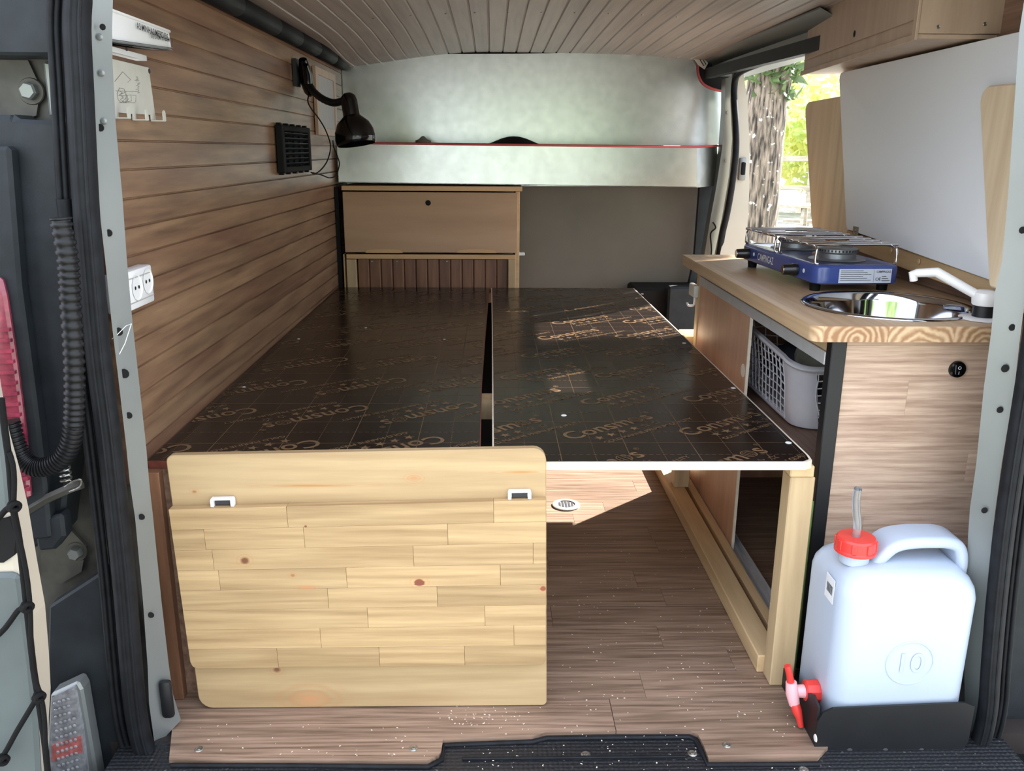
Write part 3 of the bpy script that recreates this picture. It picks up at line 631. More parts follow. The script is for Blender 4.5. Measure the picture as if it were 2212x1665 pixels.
# ================================================================== BED
ZB = 0.465
def grid_print(name, rx, ry, parent, rot, x0, bases, label):
    """gold grid, words, stars and small lines printed on the film, clipped to the panel"""
    bm = bmesh.new(); e = ZB+0.0004
    def q(xa, xb, ya, yb):
        bm.faces.new([bm.verts.new(v) for v in ((xa, ya, e), (xb, ya, e), (xb, yb, e), (xa, yb, e))])
    k = -12
    while k < 12:
        gx = x0+k*0.1230
        if rx[0] < gx < rx[1]: q(gx-.0006, gx+.0006, *ry)
        gx += 0.0615
        if rx[0] < gx < rx[1]:
            t = ry[0]
            while t < ry[1]-.006: q(gx-.0005, gx+.0005, t, t+.0055); t += .0095
        k += 1
    yv = 1.409-0.125
    while yv < ry[1]:
        if yv > ry[0]:
            t = rx[0]
            while t < rx[1]-.008: q(t, t+.008, yv-.0005, yv+.0005); t += .0125
        if ry[0] < yv+.0628 < ry[1]: q(rx[0], rx[1], yv+.0622, yv+.0634)
        yv += .1256
    # one stamp
    st = bmesh.new()
    wd = text_bm('Consm', 0.0585, 0.0008, space=1.0); wx = max(v.co.x for v in wd.verts)
    merge(st, wd)
    gl = bmesh.new()
    for r_ in (0.0155,):
        pts = [(math.cos(2*PI*i/24), math.sin(2*PI*i/24)) for i in range(24)]
        for i in range(24):
            a, b = pts[i], pts[(i+1) % 24]
            for sx, sy in ((1, 1), (0.45, 1)): gl.faces.new([gl.verts.new(v) for v in ((a[0]*r_*sx, a[1]*r_*sy, 0), (b[0]*r_*sx, b[1]*r_*sy, 0), (b[0]*(r_-.002)*sx, b[1]*(r_-.002)*sy, 0), (a[0]*(r_-.002)*sx, a[1]*(r_-.002)*sy, 0))])
    for yy in (-.007, 0, .007):
        hw = math.sqrt(.0155**2-yy*yy); gl.faces.new([gl.verts.new(v) for v in ((-hw, yy-.0006, 0), (hw, yy-.0006, 0), (hw, yy+.0006, 0), (-hw, yy+.0006, 0))])
    merge(st, gl, Matrix.Translation((wx+.0185, .0155, 0)))
    merge(st, text_bm('s', 0.0585, 0.0008), Matrix.Translation((wx+.0365, 0, 0)))
    merge(st, text_bm('\u00ae', 0.016), Matrix.Translation((wx+.064, .031, 0)))
    for i in range(6):
        c = []
        for j in range(10):
            r_ = .0115 if j % 2 == 0 else .0048; a = PI/2+j*PI/5; c.append((.05+i*.031+r_*math.cos(a), -.022+r_*math.sin(a)))
        if i < 4: st.faces.new([st.verts.new((a, b, 0)) for a, b in c])
        else:
            cx = .05+i*.031
            ins = [(cx+(a-cx)*.72, -.022+(b+.022)*.72) for a, b in c]
            for j in range(10): st.faces.new([st.verts.new((a, b, 0)) for a, b in (c[j], c[(j+1) % 10], ins[(j+1) % 10], ins[j])])
    merge(st, text_bm('GOLD MARINE PREMIUM QUALITY', 0.0158, 0.0002), Matrix.Translation((.038, -.053, 0)))
    sv = [v.co.copy() for v in st.verts]; st.verts.index_update(); sf = [[v.index for v in f.verts] for f in st.faces]; st.free()
    ang = math.radians(37.0)+(PI if rot else 0)
    for (bx, by) in bases:
        mtx = Matrix.Translation((bx, by, e)) @ Matrix.Rotation(ang, 4, 'Z')
        vs_ = [mtx @ v for v in sv]
        if max(v.x for v in vs_) < rx[0] or min(v.x for v in vs_) > rx[1] or max(v.y for v in vs_) < ry[0] or min(v.y for v in vs_) > ry[1]: continue
        nv = [bm.verts.new(v) for v in vs_]
        for f in sf:
            try: bm.faces.new([nv[i] for i in f])
            except ValueError: pass
    for co, no in (((rx[0], 0, 0), (-1, 0, 0)), ((rx[1], 0, 0), (1, 0, 0)), ((0, ry[0], 0), (0, -1, 0)), ((0, ry[1], 0), (0, 1, 0))):
        bmesh.ops.bisect_plane(bm, geom=bm.verts[:]+bm.edges[:]+bm.faces[:], plane_co=co, plane_no=no, clear_outer=True)
    o = fin(name, bm, 'ink', parent); o['label'] = label
    return o
bed = thing('bed', 'two panel dark plywood bed platform on pale battens', 'bed', (0.0, 2.34, 0.0))
lat = [(0.149+0.2265*b+0.0557*a, 1.488+0.021*b+0.2205*a) for a in range(-3, 10) for b in range(-5, 5)]
lbl = under(thing('bed_panel', 'left dark film faced panel with reddish edges', None, (-0.305, 2.34, ZB-0.015)), bed)
YN, YFR = 1.374, 3.298
bm = bmesh.new(); prism(bm, [(-0.594, YN+.012, ZB-.015), (-0.020, YN+.003, ZB-.015), (-0.023, 1.9, ZB-.015), (-0.019, 2.4, ZB-.015), (-0.014, 2.9, ZB-.015), (-0.011, YFR, ZB-.015), (-0.594, YFR, ZB-.015)], (0, 0, .0145)); fin('core', bm, 'edgered', lbl)
bm = bmesh.new(); prism(bm, [(-0.594, YN+.012, ZB-.0005), (-0.022, YN+.003, ZB-.0005), (-0.0245, 1.9, ZB-.0005), (-0.0205, 2.4, ZB-.0005), (-0.0155, 2.9, ZB-.0005), (-0.0125, YFR, ZB-.0005), (-0.594, YFR, ZB-.0005)], (0, 0, .0005)); fin('film_face', bm, 'film', lbl)
latl = [(-0.102-0.2265*b+0.0575*a, 1.517-0.020*b+0.2225*a) for a in range(-3, 10) for b in range(-5, 5)]
grid_print('printed_pattern', (-0.592, -0.025), (YN+.013, YFR-.002), lbl, True, -0.26, latl, 'gold grid with upside down lettering and stars')
for a, b in ((790, 708), (645, 732), (527, 836), (960, 733)):
    p = P(a, b, Z=ZB); lathe('screw_cap', [(0, .001), (.0035, .0008), (.004, 0)], p, 'white', lbl, (0, 0, 1), 10)
rbl = under(thing('bed_panel', 'right dark film faced panel with pale edges', None, (0.285, 2.34, ZB-0.015)), bed)
ol = [(0.001, YN, 0), (0.548, YN-.002, 0), (0.562, YN+.008, 0), (0.565, YN+.03, 0), (0.563, 2.4, 0), (0.560, YFR, 0), (-0.002, YFR, 0), (0.0005, 2.4, 0)]
bm = bmesh.new(); prism(bm, [(a, b, ZB-.015) for a, b, c in ol], (0, 0, .0145)); fin('core', bm, 'edgewhite', rbl)
bm = bmesh.new(); prism(bm, [(a+(.003 if a < .1 else -.004), b+(.004 if b < 1.5 else 0), ZB-.0005) for a, b, c in ol], (0, 0, .0005)); fin('film_face', bm, 'film', rbl)
grid_print('printed_pattern', (0.0045, 0.557), (YN+.005, YFR-.002), rbl, False, 0.122, lat, 'gold grid with slanted lettering and stars')
for a, b in ((1703, 956), (1584, 838), (1478, 741), (1387, 635), (1218, 897)):
    p = P(a, b, Z=ZB+.0003); lathe('screw_cap', [(0, .0012), (.005, .001), (.006, 0)], p, 'white', rbl, (0, 0, 1), 12)
# frame of the right side
fr = bed
box('top_beam', (0.530, 0.573), (1.392, 3.25), (ZB-.037, ZB-.0155), 'battenY', fr, 0.002)
box('leg', (0.532, 0.577), (1.394, 1.436), (0.0005, ZB-.0375), 'batten', fr, 0.002)
box('leg', (0.532, 0.577), (2.29, 2.335), (0.0385, ZB-.0375), 'batten', fr, 0.002)
box('leg', (0.532, 0.577), (3.20, 3.245), (0.0385, ZB-.0375), 'batten', fr, 0.002)
box('floor_rail', (0.520, 0.566), (1.4365, 3.25), (0.0005, 0.038), 'battenY', fr, 0.002)
for k, yy in enumerate((1.78, 2.35, 2.95)): box('cross_batten', (-0.045, 0.007) if False else (0.021, 0.529), (yy, yy+.04), (ZB-.035, ZB-.0155), 'battenX', fr, 0.002)
# left bench box below the left panel
lb = thing('storage_bench', 'brown wood storage bench below the left bed panel behind the pine table', 'bench', (-0.32, 2.3, 0))
box('end_panel', (-0.598, 0.020), (1.386, 1.400), (0.0005, ZB-.0155), 'innervinyl', lb, 0.001)
box('side_panel', (0.008, 0.020), (1.401, 3.30), (0.0005, ZB-.0155), 'innervinyl', lb, 0.001)
box('gap_shade_strip', (-0.07, 0.0075), (1.401, 3.30), (ZB-.075, ZB-.06), 'black', lb, 0)  # black strip painting the shade in the gap between the bed panels
box('inner_batten', (-0.07, 0.0075), (1.80, 1.86), (ZB-.0595, ZB-.0165), 'batten', lb, 0)
box('corner_batten', (-0.598, -0.57), (1.366, 1.3855), (0.0005, ZB-.0155), 'slatwood', lb, 0.001)
# ================================================================== PINE FOLDING TABLE (leaning on the bed)
def bil(c, u, v):
    return (c[0]*(1-u)+c[1]*u)*(1-v)+(c[3]*(1-u)+c[2]*u)*v      # c: TL TR BR BL ; v downwards
kb = lambda x, y_, yy: P(x, y_, Y=yy)
TB = [P(357, 984, Y=1.356), P(1180, 968, Y=1.356), P(1181, 1525, Z=0.002), P(432, 1529, Z=0.002)]
TB[2].y = 1.338; TB[3].y = 1.338
TBc = TB
def plane_pt(x, y_):
    """point on the board's front plane for a photo pixel"""
    t0 = (TB[0]+TB[1])/2; b0 = (TB[2]+TB[3])/2; n = Vector((0, -(t0.z-b0.z), (t0.y-b0.y))).normalized()
    d = CR @ Vector(((x-1106)/FPX, -(y_-832.5)/FPX, -1)); t = (b0-CC).dot(n)/d.dot(n); return CC+t*d, n
kn = lambda zx, zy, ra, rb, c=(104, 54, 30), s=.45: (lambda p: (p.x, p.z, ra, rb, c, s))(plane_pt(300+zx/2.297, 940+zy/2.297)[0])
M['pineback'] = wood('knotty_pine_backboard', (160, 133, 96), (190, 164, 124), 'X', 8, 18, 0.42, 0.0, 0.8, 0.7, knots=[kn(1365, 212, .010, .005, (178, 132, 92), .8), kn(685, 1162, .007, .006, (120, 80, 60), .6), kn(850, 1305, .032, .017, (186, 138, 98), .9), kn(275, 280, .005, .003, (150, 104, 70), .6), kn(860, 250, .06, .0022, (172, 124, 70), .7), kn(1900, 182, .03, .0022, (172, 124, 70), .7)])
M['stave'] = wood('pine_stave', (150, 121, 84), (192, 163, 120), 'X', 15, 24, 0.42, 0.10, 0.8, 0.6, knots=[kn(540, 598, .0085, .007), kn(1395, 707, .010, .0075, (112, 48, 34), .2), kn(2003, 735, .006, .006, (140, 66, 46), .3), kn(838, 430, .003, .0025), kn(775, 670, .004, .003, (160, 104, 66), .4), kn(845, 730, .012, .003, (190, 130, 88), .6)])
ft = thing('folding_table', 'pale knotty pine folding table leaning upright against the end of the bed', 'table', (-0.22, 1.35, 0.0))
n_ = plane_pt(700, 1200)[1]
if n_.y > 0: n_ = -n_
def board_outline(c, rad):
    o = []
    H = (c[0]-c[3]).length; W = (c[0]-c[1]).length
    for (u, v), r_ in zip(rrect(0, W, 0, H, rad, 5), [0]*99): o.append(bil(c, u/W, v/H))
    return o
pts = board_outline(TB, (0.012, 0.022, 0.008, 0.025))
plate('back_board', pts, -n_*0.018, 'pineback', ft, 0.0015)
FB = [plane_pt(372, 1092)[0], plane_pt(1178, 1072)[0], plane_pt(1178, 1424)[0], plane_pt(420, 1432)[0]]
FB = [p+n_*0.0008 for p in FB]
fb = thing('front_board', 'laminated pine leaf of finger jointed staves', None, FB[3]); fb.parent = ft; fb.location = FB[3]-worg(ft)
rowsx = [([.31, .86], 'lmk'), ([.085, .35, .735], 'tlLm'), ([.10, .64, .965], 'lmtl'), ([.11, .455, .875], 'mmLm'), ([.40, .70], 'tLm'), ([.505, .83], 'lmm'), ([.37, .91], 'lml'), ([.245, .53, .77], 'tlml')]
for ri, (br__, tn) in enumerate(rowsx):
    e = [0]+br__+[1]
    for ci in range(len(e)-1):
        v0, v1 = ri/8, (ri+1)/8; g = 0.0003
        u0, u1 = e[ci]+g, e[ci+1]-g; v0 += g; v1 -= g
        c4 = [bil(FB, u0, v0), bil(FB, u1, v0), bil(FB, u1, v1), bil(FB, u0, v1)]
        if ri == 7 and ci == len(e)-2: c4[2:3] = [bil(FB, u1, v1-.03), bil(FB, u1-.006, v1-.006), bil(FB, u1-.015, v1)]
        if ri == 7 and ci == 0: c4[-1:] = [bil(FB, u0+.02, v1), bil(FB, u0+.006, v1-.01), bil(FB, u0, v1-.04)]
        plate('stave', c4, n_*0.017, 'stave', fb, 0.0004)
for a, b, wpx in ((484, 1080, 20), (1122, 1064, 19)):
    p = plane_pt(a, b)[0]; ex = (TB[1]-TB[0]).normalized(); ez = (TB[0]-TB[3]).normalized()
    hg = thing('hinge', 'small white hinge bracket', None, p); hg.parent = ft; hg.location = p-worg(ft)
    bm = bmesh.new(); mm = basis(p+n_*0.001, ex, ez)
    t = bmesh.new(); addbox(t, (-.019, .019), (.004, .0075), (0, .012), .001); merge(bm, t, mm)
    for s in (-1, 1): t = bmesh.new(); addbox(t, (s*.017-.003, s*.017+.003), (-.008, .0055), (0, .012), .001); merge(bm, t, mm)
    t = bmesh.new(); addbox(t, (-.014, .014), (-.006, .002), (0, .004), .0005); merge(bm, t, mm)
    fin('bracket', bm, 'white', hg)
    bm = bmesh.new(); t = bmesh.new(); addbox(t, (-.013, .013), (-.0055, .0035), (.0042, .006), 0); merge(bm, t, mm); fin('slot', bm, 'inkdark', hg)
# ================================================================== FRONT CABINET (far left)
fc = thing('front_cabinet', 'plywood cabinet with flap door and brown slats below the steel shelf', 'cabinet', (-0.24, 3.40, 0.0))
YC = 3.305
c_ = lambda x, y_: P(x, y_, Y=YC)
def fbox(name, xa, xb, ya, yb, y0, y1, mat, parent=fc, bev=0.0012):
    a, b = c_(xa, ya), c_(xb, yb); return box(name, (a.x, b.x), (y0, y1), (b.z, a.z), mat, parent, bev)
fbox('top_board', 738, 1128, 401, 413, YC-.008, 3.58, 'battenX')
dp = fbox('flap_door', 740, 1117, 414, 546, YC-.004, YC+.008, 'ply')
lathe('finger_hole', [(0, .0006), (.009, .0006), (.0105, 0)], c_(925, 438)+Vector((0, -.0046, 0)), 'holemat', dp, (0, -1, 0), 20)
for a, b in ((790, 870), (987, 1072)):
    u0, u1 = c_(a, 541), c_(b, 541); ov = [(u0.x+(u1.x-u0.x)*(.5-.5*math.cos(t)), u0.z-.008+.014*math.sin(t)**.5) for t in [PI*k/14 for k in range(15)]]
    plate('finger_recess', [(x_, YC-.0042, z_) for x_, z_ in ov], (0, -.0012, 0), 'battenX', dp)
fbox('top_rail', 748, 1113, 549, 560, YC-.002, YC+.03, 'battenX')
lp_ = fbox('post', 748, 772, 560, 632, YC-.002, YC+.03, 'batten')
fbox('post', 1098, 1113, 560, 632, YC-.002, YC+.03, 'batten')
fbox('side_panel', 1113.5, 1121, 414, 632, YC, 3.58, 'battenX')
fbox('side_panel', 741, 747.5, 549, 632, YC, 3.58, 'battenX')
sl0 = None
xa, xb = c_(773, 600).x, c_(1097.5, 600).x; ns = 13; sw = (xb-xa)/ns
for k in range(ns):
    bm = bmesh.new(); x0 = xa+k*sw; z0, z1 = c_(800, 632).z, c_(800, 560.5).z
    if sl0 is None:
        prism(bm, [(x0+.0004, YC+.022, z0), (x0+.0004, YC+.014, z0), (x0+.004, YC+.010, z0), (x0+sw-.0055, YC+.010, z0), (x0+sw-.0005, YC+.014, z0), (x0+sw-.0005, YC+.022, z0)], (0, 0, z1-z0)); sl0 = fin('slat', bm, 'slatwood', fc)
    else: again(sl0, (k*sw, 0, 0), fc); bm.free()
for sx in (803, 857, 965): screw(c_(sx, 565)+Vector((0, .0095, 0)), (0, -1, 0), .0045, fc)
hb = c_(1127, 549); box('hinge', (hb.x-.012, hb.x+.012), (YC+.002, YC+.02), (hb.z-.006, hb.z+.006), 'white', fc, .002)
box('carcass', (-0.572, 0.088), (YC+.031, 3.59), (0.0005, 0.46), 'ply', fc, 0)
box('black_post', (-0.598, -0.584), (YC, YC+.02), (0.0005, 0.846), 'black', wl, 0)
# things lying on the steel shelf
bm = bmesh.new(); p0 = P(1110, 312, Y=3.46)
addlathe(bm, [(0, .035), (.02, .034), (.05, .026), (.09, .010), (.115, .0), (.115, -.15), (0, -.15)], (p0.x, 3.455, p0.z-.004), (0, 0, 1), 24)
for v in bm.verts: v.co.y = 3.455+(v.co.y-3.455)*.8
o = fin('black_bag', bm, 'black', None, 60); tag(o, 'soft black bag peeping over the red trimmed edge of the steel shelf', 'bag')
bm = bmesh.new(); p0 = P(914, 306, Y=3.45)
addlathe(bm, [(0, .022), (.006, .02), (.016, .010), (.030, .004), (.030, -.14), (0, -.14)], (p0.x, 3.45, p0.z), (0, 0, 1), 16)
o = fin('grey_pouch', bm, 'cloth', None, 60); tag(o, 'small grey cloth pouch tip behind the steel shelf edge', 'pouch')
# ================================================================== LEFT WALL ITEMS
XW = -0.598
# white storage tray
ty = thing('storage_tray', 'white plastic wall tray lettered in black above the hook board', 'tray', (-0.56, 1.60, 1.19))
XT = -0.556
ya = 1.302; pr = P(377, 68, X=XT); pbm = P(371, 107, X=XT)
yb = pr.y; ztop, zbot = pr.z-.001, pbm.z
prt = P(243, 24, X=XT)
bm = bmesh.new(); W_ = .0025
def tray_ring(ins, zz, tilt=0): return [Vector((x_, y_, zz+tilt*(y_-yb))) for x_, y_ in rrect(XW+.0015+ins, XT-ins, ya+ins, yb-ins, .028, 5)]
loft(bm, [tray_ring(.012, zbot, .06), tray_ring(.004, zbot+.004, .06), tray_ring(.002, ztop-.004), tray_ring(-.001, ztop-.003), tray_ring(-.001, ztop), tray_ring(.004, ztop), tray_ring(.006, zbot+.006, .06), tray_ring(.014, zbot+.004, .06)])
fin('bin', bm, 'white', ty, 40)
bk0, bk1 = P(300, 118, X=XW+.006), P(243, 86, X=XW+.006)
box('bracket', (XW+.0005, XW+.02), (1.302, bk0.y), (bk0.z-.006, zbot-.02), 'white', ty, .004, 2)
lathe('bracket_screw', [(0, .001), (.003, .001), (.003, 0)], P(273, 106, X=XW+.0205), 'inkdark', ty, (1, 0, 0), 8)
def wall_text(s, size, a, b, X, mat, parent, off=0.0, flip=False, name='lettering'):
    """text on a plane X=const, from photo point a to photo point b (baseline)"""
    A_, B_ = P(*a, X=X), P(*b, X=X); bm = text_bm(s, size, off); wdt = max(v.co.x for v in bm.verts)
    ex = (B_-A_); k = ex.length/wdt
    m = basis(A_, ex, (0, -ex.z, ex.y) if not flip else (0, ex.z, -ex.y))
    if flip: m = basis(A_, ex, Vector((0, ex.z, -ex.y)))
    o = bmesh.new(); merge(o, bm, m @ Matrix.Diagonal((k, k, 1, 1)))
    return fin(name, o, mat, parent)
wall_text('AS MINHAS MERD@S', .02, (296, 62), (364, 87), XT+.0012, 'inkdark', ty, .0002)
wall_text('AS MINHAS MERD@S', .02, (373, 83), (325, 71), XT+.0012, 'inkdark', ty, .0001)
# hook board with a line drawing
hk = thing('hook_board', 'white metal key rack with faint drawing and three hooks', 'hook rack', (XW, 1.5, 0.99))
XH = XW+.003
h1 = [P(a, b, X=XH) for a, b in ((238, 126), (321, 146), (337, 259), (328, 259), (327, 248), (294, 246), (295, 259), (289, 259), (288, 246), (256, 243), (257, 254), (248, 252))]
h1[0].y = 1.305; h1[-1].y = 1.305
plate('plate', h1, (-.0022, 0, 0), 'hooksteel', hk)
for a, b in ((252, 255), (292, 259), (331, 261)):
    q0 = P(a, b, X=XH); bm = bmesh.new()
    addbox(bm, (q0.x-.002, q0.x+.02), (q0.y-.006, q0.y+.006), (q0.z-.001, q0.z+.001), .0005)
    pts = [(q0.x+.019, q0.y+.006*math.cos(t), q0.z+.012+.006*math.sin(t)) for t in [PI*k/8 for k in range(9)]]+[(q0.x+.019, q0.y-.006, q0.z), (q0.x+.019, q0.y+.006, q0.z)]
    prism(bm, pts, (.0016, 0, 0)); fin('hook', bm, 'hooksteel', hk)
lathe('mount_screw', [(0, .0015), (.0035, .0012), (.004, 0)], P(322, 154, X=XH), 'inkdark', hk, (1, 0, 0), 10)
rs = random.Random(3)
def scrib(pts): return [P(a, b, X=XH+.0003) for a, b in pts]
bm = bmesh.new()
lines = [((248, 176), (265, 155), (282, 172), (276, 178)), ((250, 196), (300, 198)), ((253, 202), (258, 190), (268, 192), (273, 210), (262, 222), (255, 215), (253, 202)), ((256, 206), (272, 207)), ((275, 206), (283, 205), (284, 218), (276, 220), (275, 206)), ((286, 206), (294, 206), (293, 220)), ((258, 222), (292, 222)), ((258, 196), (264, 200), (258, 205), (266, 210), (260, 216))]
for k in range(14): lines.append(((291+rs.random()*12, 166+k*2.6), (293+rs.random()*9, 167+k*2.6)))
for k in range(8): lines.append(((255+rs.random()*20, 196+rs.random()*26), (258+rs.random()*22, 198+rs.random()*26)))
for l in lines: addtube(bm, scrib(l), .00045, 4)
fin('drawing', bm, 'inkgrey', hk)
# double power socket
sk = thing('power_socket', 'white double power socket on the left board wall', 'socket', (XW, 1.53, 0.72))
XS = XW+.026
q = [P(a, b, X=XS) for a, b in ((277, 596), (325, 571), (338, 649), (287, 670))]
y0, y1 = 1.31, (q[1].y+q[2].y)/2; zt, zb_ = (q[1].z), (q[2].z)
bm = bmesh.new(); addbox(bm, (XW+.0005, XS), (y0, y1), (zb_, zt), .004, 2); fin('case', bm, 'white', sk, 40)
for k, (a, b) in enumerate(((296, 621), (319, 607))):
    p = P(a, b, X=XS+.0004)
    w_ = lathe('socket_well', [(.021, .0012), (.0195, .0012), (.018, -.0002), (0, -.0002)], p, 'white', sk, (1, 0, 0), 24)
    for s in (-1, 1): lathe('pin_hole', [(0, .0002), (.003, .0002)], p+Vector((.0004, s*.007, 0)), 'holemat', w_, (1, 0, 0), 10)
for zz in (zt-.012, zb_+.012): box('trim_line', (XS-.0005, XS+.0008), (y0+.004, y1-.004), (zz-.0008, zz+.0008), 'greypl', sk, 0)
# black vent grille
vg = thing('vent_grille', 'black square slatted vent grille in the left board wall', 'vent', P(636, 372, X=XW))
q = [P(a, b, X=XW+.012) for a, b in ((604, 266), (670, 282), (664, 372), (607, 374))]
ya_, yb_ = (q[0].y+q[3].y)/2, (q[1].y+q[2].y)/2; zt, zb_ = q[0].z-.004, q[3].z
for nm, yy, zz in (('frame_side', (ya_, ya_+.028), (zb_, zt)), ('frame_side', (yb_-.028, yb_), (zb_, zt)), ('frame_bar', (ya_+.028, yb_-.028), (zt-.016, zt)), ('frame_bar', (ya_+.028, yb_-.028), (zb_, zb_+.016))): box(nm, (XW+.0005, XW+.02), yy, zz, 'black', vg, .002)
box('backing', (XW+.0002, XW+.002), (ya_+.028, yb_-.028), (zb_+.016, zt-.016), 'holemat', vg, 0)
hh = (zt-zb_-.032)/7; s0 = None
for k in range(7):
    zz = zb_+.016+hh*(k+.5)
    if s0 is None:
        bm = bmesh.new(); prism(bm, [(XW+.002, ya_+.028, zz-.005), (XW+.017, ya_+.028, zz+.002), (XW+.0175, ya_+.028, zz+.0038), (XW+.002, ya_+.028, zz-.003)], (0, yb_-ya_-.056, 0)); s0 = fin('slat', bm, 'plastic', vg)
    else: again(s0, (0, 0, hh*k), vg)
for k in range(3):
    yy = ya_+.028+(yb_-ya_-.056)*(k+1)/4; box('divider', (XW+.002, XW+.010), (yy-.0012, yy+.0012), (zb_+.016, zt-.016), 'black', vg, 0)
for k in range(5):
    yy = ya_+.02+(yb_-ya_-.04)*k/4
    for zz in (zt+.003, zb_-.003): box('clip', (XW+.0005, XW+.012), (yy-.008, yy+.008), (zz-.003, zz+.003), 'black', vg, 0)
# framed grey sheet
fs = thing('wall_cover', 'wood framed grey sheet on the left wall behind the lamp', 'frame', P(700, 295, X=XW))
q = [P(a, b, X=XW+.008) for a, b in ((681, 140), (723, 158), (727, 293), (684, 291))]
ya_, yb_ = (q[0].y+q[3].y)/2, (q[1].y+q[2].y)/2; zt, zb_ = q[0].z-.004, q[3].z
box('sheet', (XW+.0005, XW+.007), (ya_+.04, yb_-.03), (zb_+.022, zt-.022), 'paper', fs, 0)
for nm, yy, zz in (('stile', (ya_, ya_+.042), (zb_, zt)), ('stile', (yb_-.032, yb_), (zb_, zt)), ('rail', (ya_+.042, yb_-.032), (zb_, zb_+.024)), ('rail', (ya_+.042, yb_-.032), (zt-.024, zt))): box(nm, (XW+.0005, XW+.012), yy, zz, 'plycab', fs, .001)
# corner rod with purple sleeve
cr_ = thing('corner_rod', 'thin pale rod with purple sleeve in the far left corner', 'rod', (-0.575, 3.54, 0.99))
pa, pb2 = P(724, 158, Y=3.55), P(727, 292, Y=3.55)
tube('rod', [pa+Vector((0, 0, .05)), pb2], .006, 'greypl', cr_, 8)
lathe('sleeve', [(0, -.03), (.011, -.03), (.011, .03), (0, .03)], P(724, 177, Y=3.55), 'purple', cr_, (0, 0, 1), 12)
# clip lamp
lm = thing('clip_lamp', 'black clip-on gooseneck lamp fixed high on the left wall', 'lamp', P(660, 205, X=XW))
YL = P(660, 165, X=XW+.03).y
q0, q1 = P(655, 128, X=XW+.028), P(668, 205, X=XW+.028)
bm = bmesh.new(); prism(bm, [(XW+.0008, q0.y-.03, q0.z), (XW+.012, q0.y-.03, q0.z), (XW+.012, q0.y-.03, q1.z+.02), (XW+.0008, q0.y-.03, q1.z+.02)], (0, .05, 0)); fin('mount_plate', bm, 'blackm', lm)
bm = bmesh.new(); addtube(bm, [P(a, b, X=XW+.030) for a, b in ((654, 128), (658, 150), (663, 176), (668, 196), (670, 204))], [.012, .019, .02, .017, .01], 12); fin('clip_jaw', bm, 'blackp', lm, 50)
bm = bmesh.new(); addtube(bm, [P(a, b, X=XW+.05) for a, b in ((660, 140), (664, 158), (666, 180))], [.008, .014, .012], 10); fin('clip_lever', bm, 'blackp', lm, 50)
g0 = P(668, 182, X=XW+.04); yy0 = g0.y
def lp3(a, b, t): return P(a, b, Y=yy0-.10*t)
neck = smooth_path([g0, lp3(676, 196, .15), lp3(690, 209, .35), (lp3(706, 218, .55)), lp3(722, 222, .75), lp3(738, 219, .95), lp3(750, 217, 1.0)], 5)
bm = bmesh.new(); addtube(bm, neck, [.0105+.0009*(i % 2) for i in range(len(neck))], 12); fin('gooseneck', bm, 'blackm', lm, 60)
hc = lp3(755, 224, 1.0); ax = (lp3(761, 276, 1.0)-hc).normalized()+Vector((.08, -.10, 0)); ax.normalize()
sc_ = .140*2.8/2.9
cap = lathe('socket_cap', [(0, -.032), (.012, -.030), (.021, -.022), (.0245, -.008), (.025, .03), (.0245, .047), (0, .047)], hc, 'blackp', lm, ax, 28, 50)
lathe('lamp_shade', [(.025, .034), (.031, .040), (.048, .056), (.058, .078), (.061, .100), (.059, .116), (.056, .118), (.056, .115), (.058, .100), (.055, .080), (.045, .060), (.026, .044), (0, .044)], hc, 'blackp', lm, ax, 32, 60)
pts = smooth_path([P(a, b, X=XW+.03) for a, b in ((668, 203), (665, 218), (672, 234), (690, 258), (705, 285), (714, 315), (708, 345), (694, 366), (680, 375), (672, 372))], 5)
tube('power_cable', pts, .0022, 'black', lm, 6)
pts = smooth_path([P(a, b, X=XW+.035) for a, b in ((676, 373), (695, 378), (712, 384), (726, 378), (733, 355), (729, 338), (721, 318), (719, 303))], 5)
tube('power_cable', pts, .0022, 'black', lm, 6)
# roof corner strap plate, right
rp = thing('strap_plate', 'white slotted plate at the upper right corner of the bulkhead', 'bracket', P(1512, 140, Y=3.57))
q = [P(a, b, Y=3.575) for a, b in ((1490, 113), (1512, 118), (1530, 136), (1522, 150), (1508, 140))]
plate('plate', q, (0, .004, 0), 'hooksteel', rp)
tube('slot', [P(a, b, Y=3.573) for a, b in ((1511, 126), (1515, 123), (1525, 139), (1520, 142), (1511, 127))], .0018, 'blackm', rp, 6)
# ================================================================== KITCHEN
kc = thing('kitchen_cabinet', 'kitchen cabinet with sliding plywood door, black corner post and oak end panel', 'cabinet', (0.79, 1.95, 0.0))
ZK = 0.666; XK = 0.602; YK0, YK1 = 1.446, 2.462
box('far_post', (XK, XK+.03), (YK1-.032, YK1), (0.0005, ZK), 'batten', kc, .001)
box('far_panel', (XK+.031, .98), (YK1-.012, YK1), (0.0005, ZK), 'plypink', kc, .001)
box('top_track', (XK-.001, XK+.014), (YK0+.026, YK1-.033), (ZK-.052, ZK-.028), 'track', kc, .001)
box('top_batten', (XK+.002, XK+.045), (YK0+.026, YK1-.033), (ZK-.027, ZK-.001), 'batten', kc, .001)
bt = box('bottom_track', (XK-.001, XK+.034), (YK0+.026, YK1-.033), (0.0005, .012), 'track', kc, .001)
for xx in (XK-.001, XK+.012, XK+.031): box('track_lip', (xx, xx+.003), (YK0+.026, YK1-.033), (.0121, .026), 'track', bt, 0)
box('sill_batten', (XK-.022, XK-.0015), (YK0+.03, YK1), (0.0005, .03), 'battenY', kc, .001)
sd = box('sliding_door', (XK+.003, XK+.009), (1.938, YK1-.034), (.016, ZK-.053), 'plypink', kc, .0006)
box('door_edge', (XK+.0028, XK+.0094), (1.933, 1.9376), (.016, ZK-.053), 'edgewhite', sd, 0)
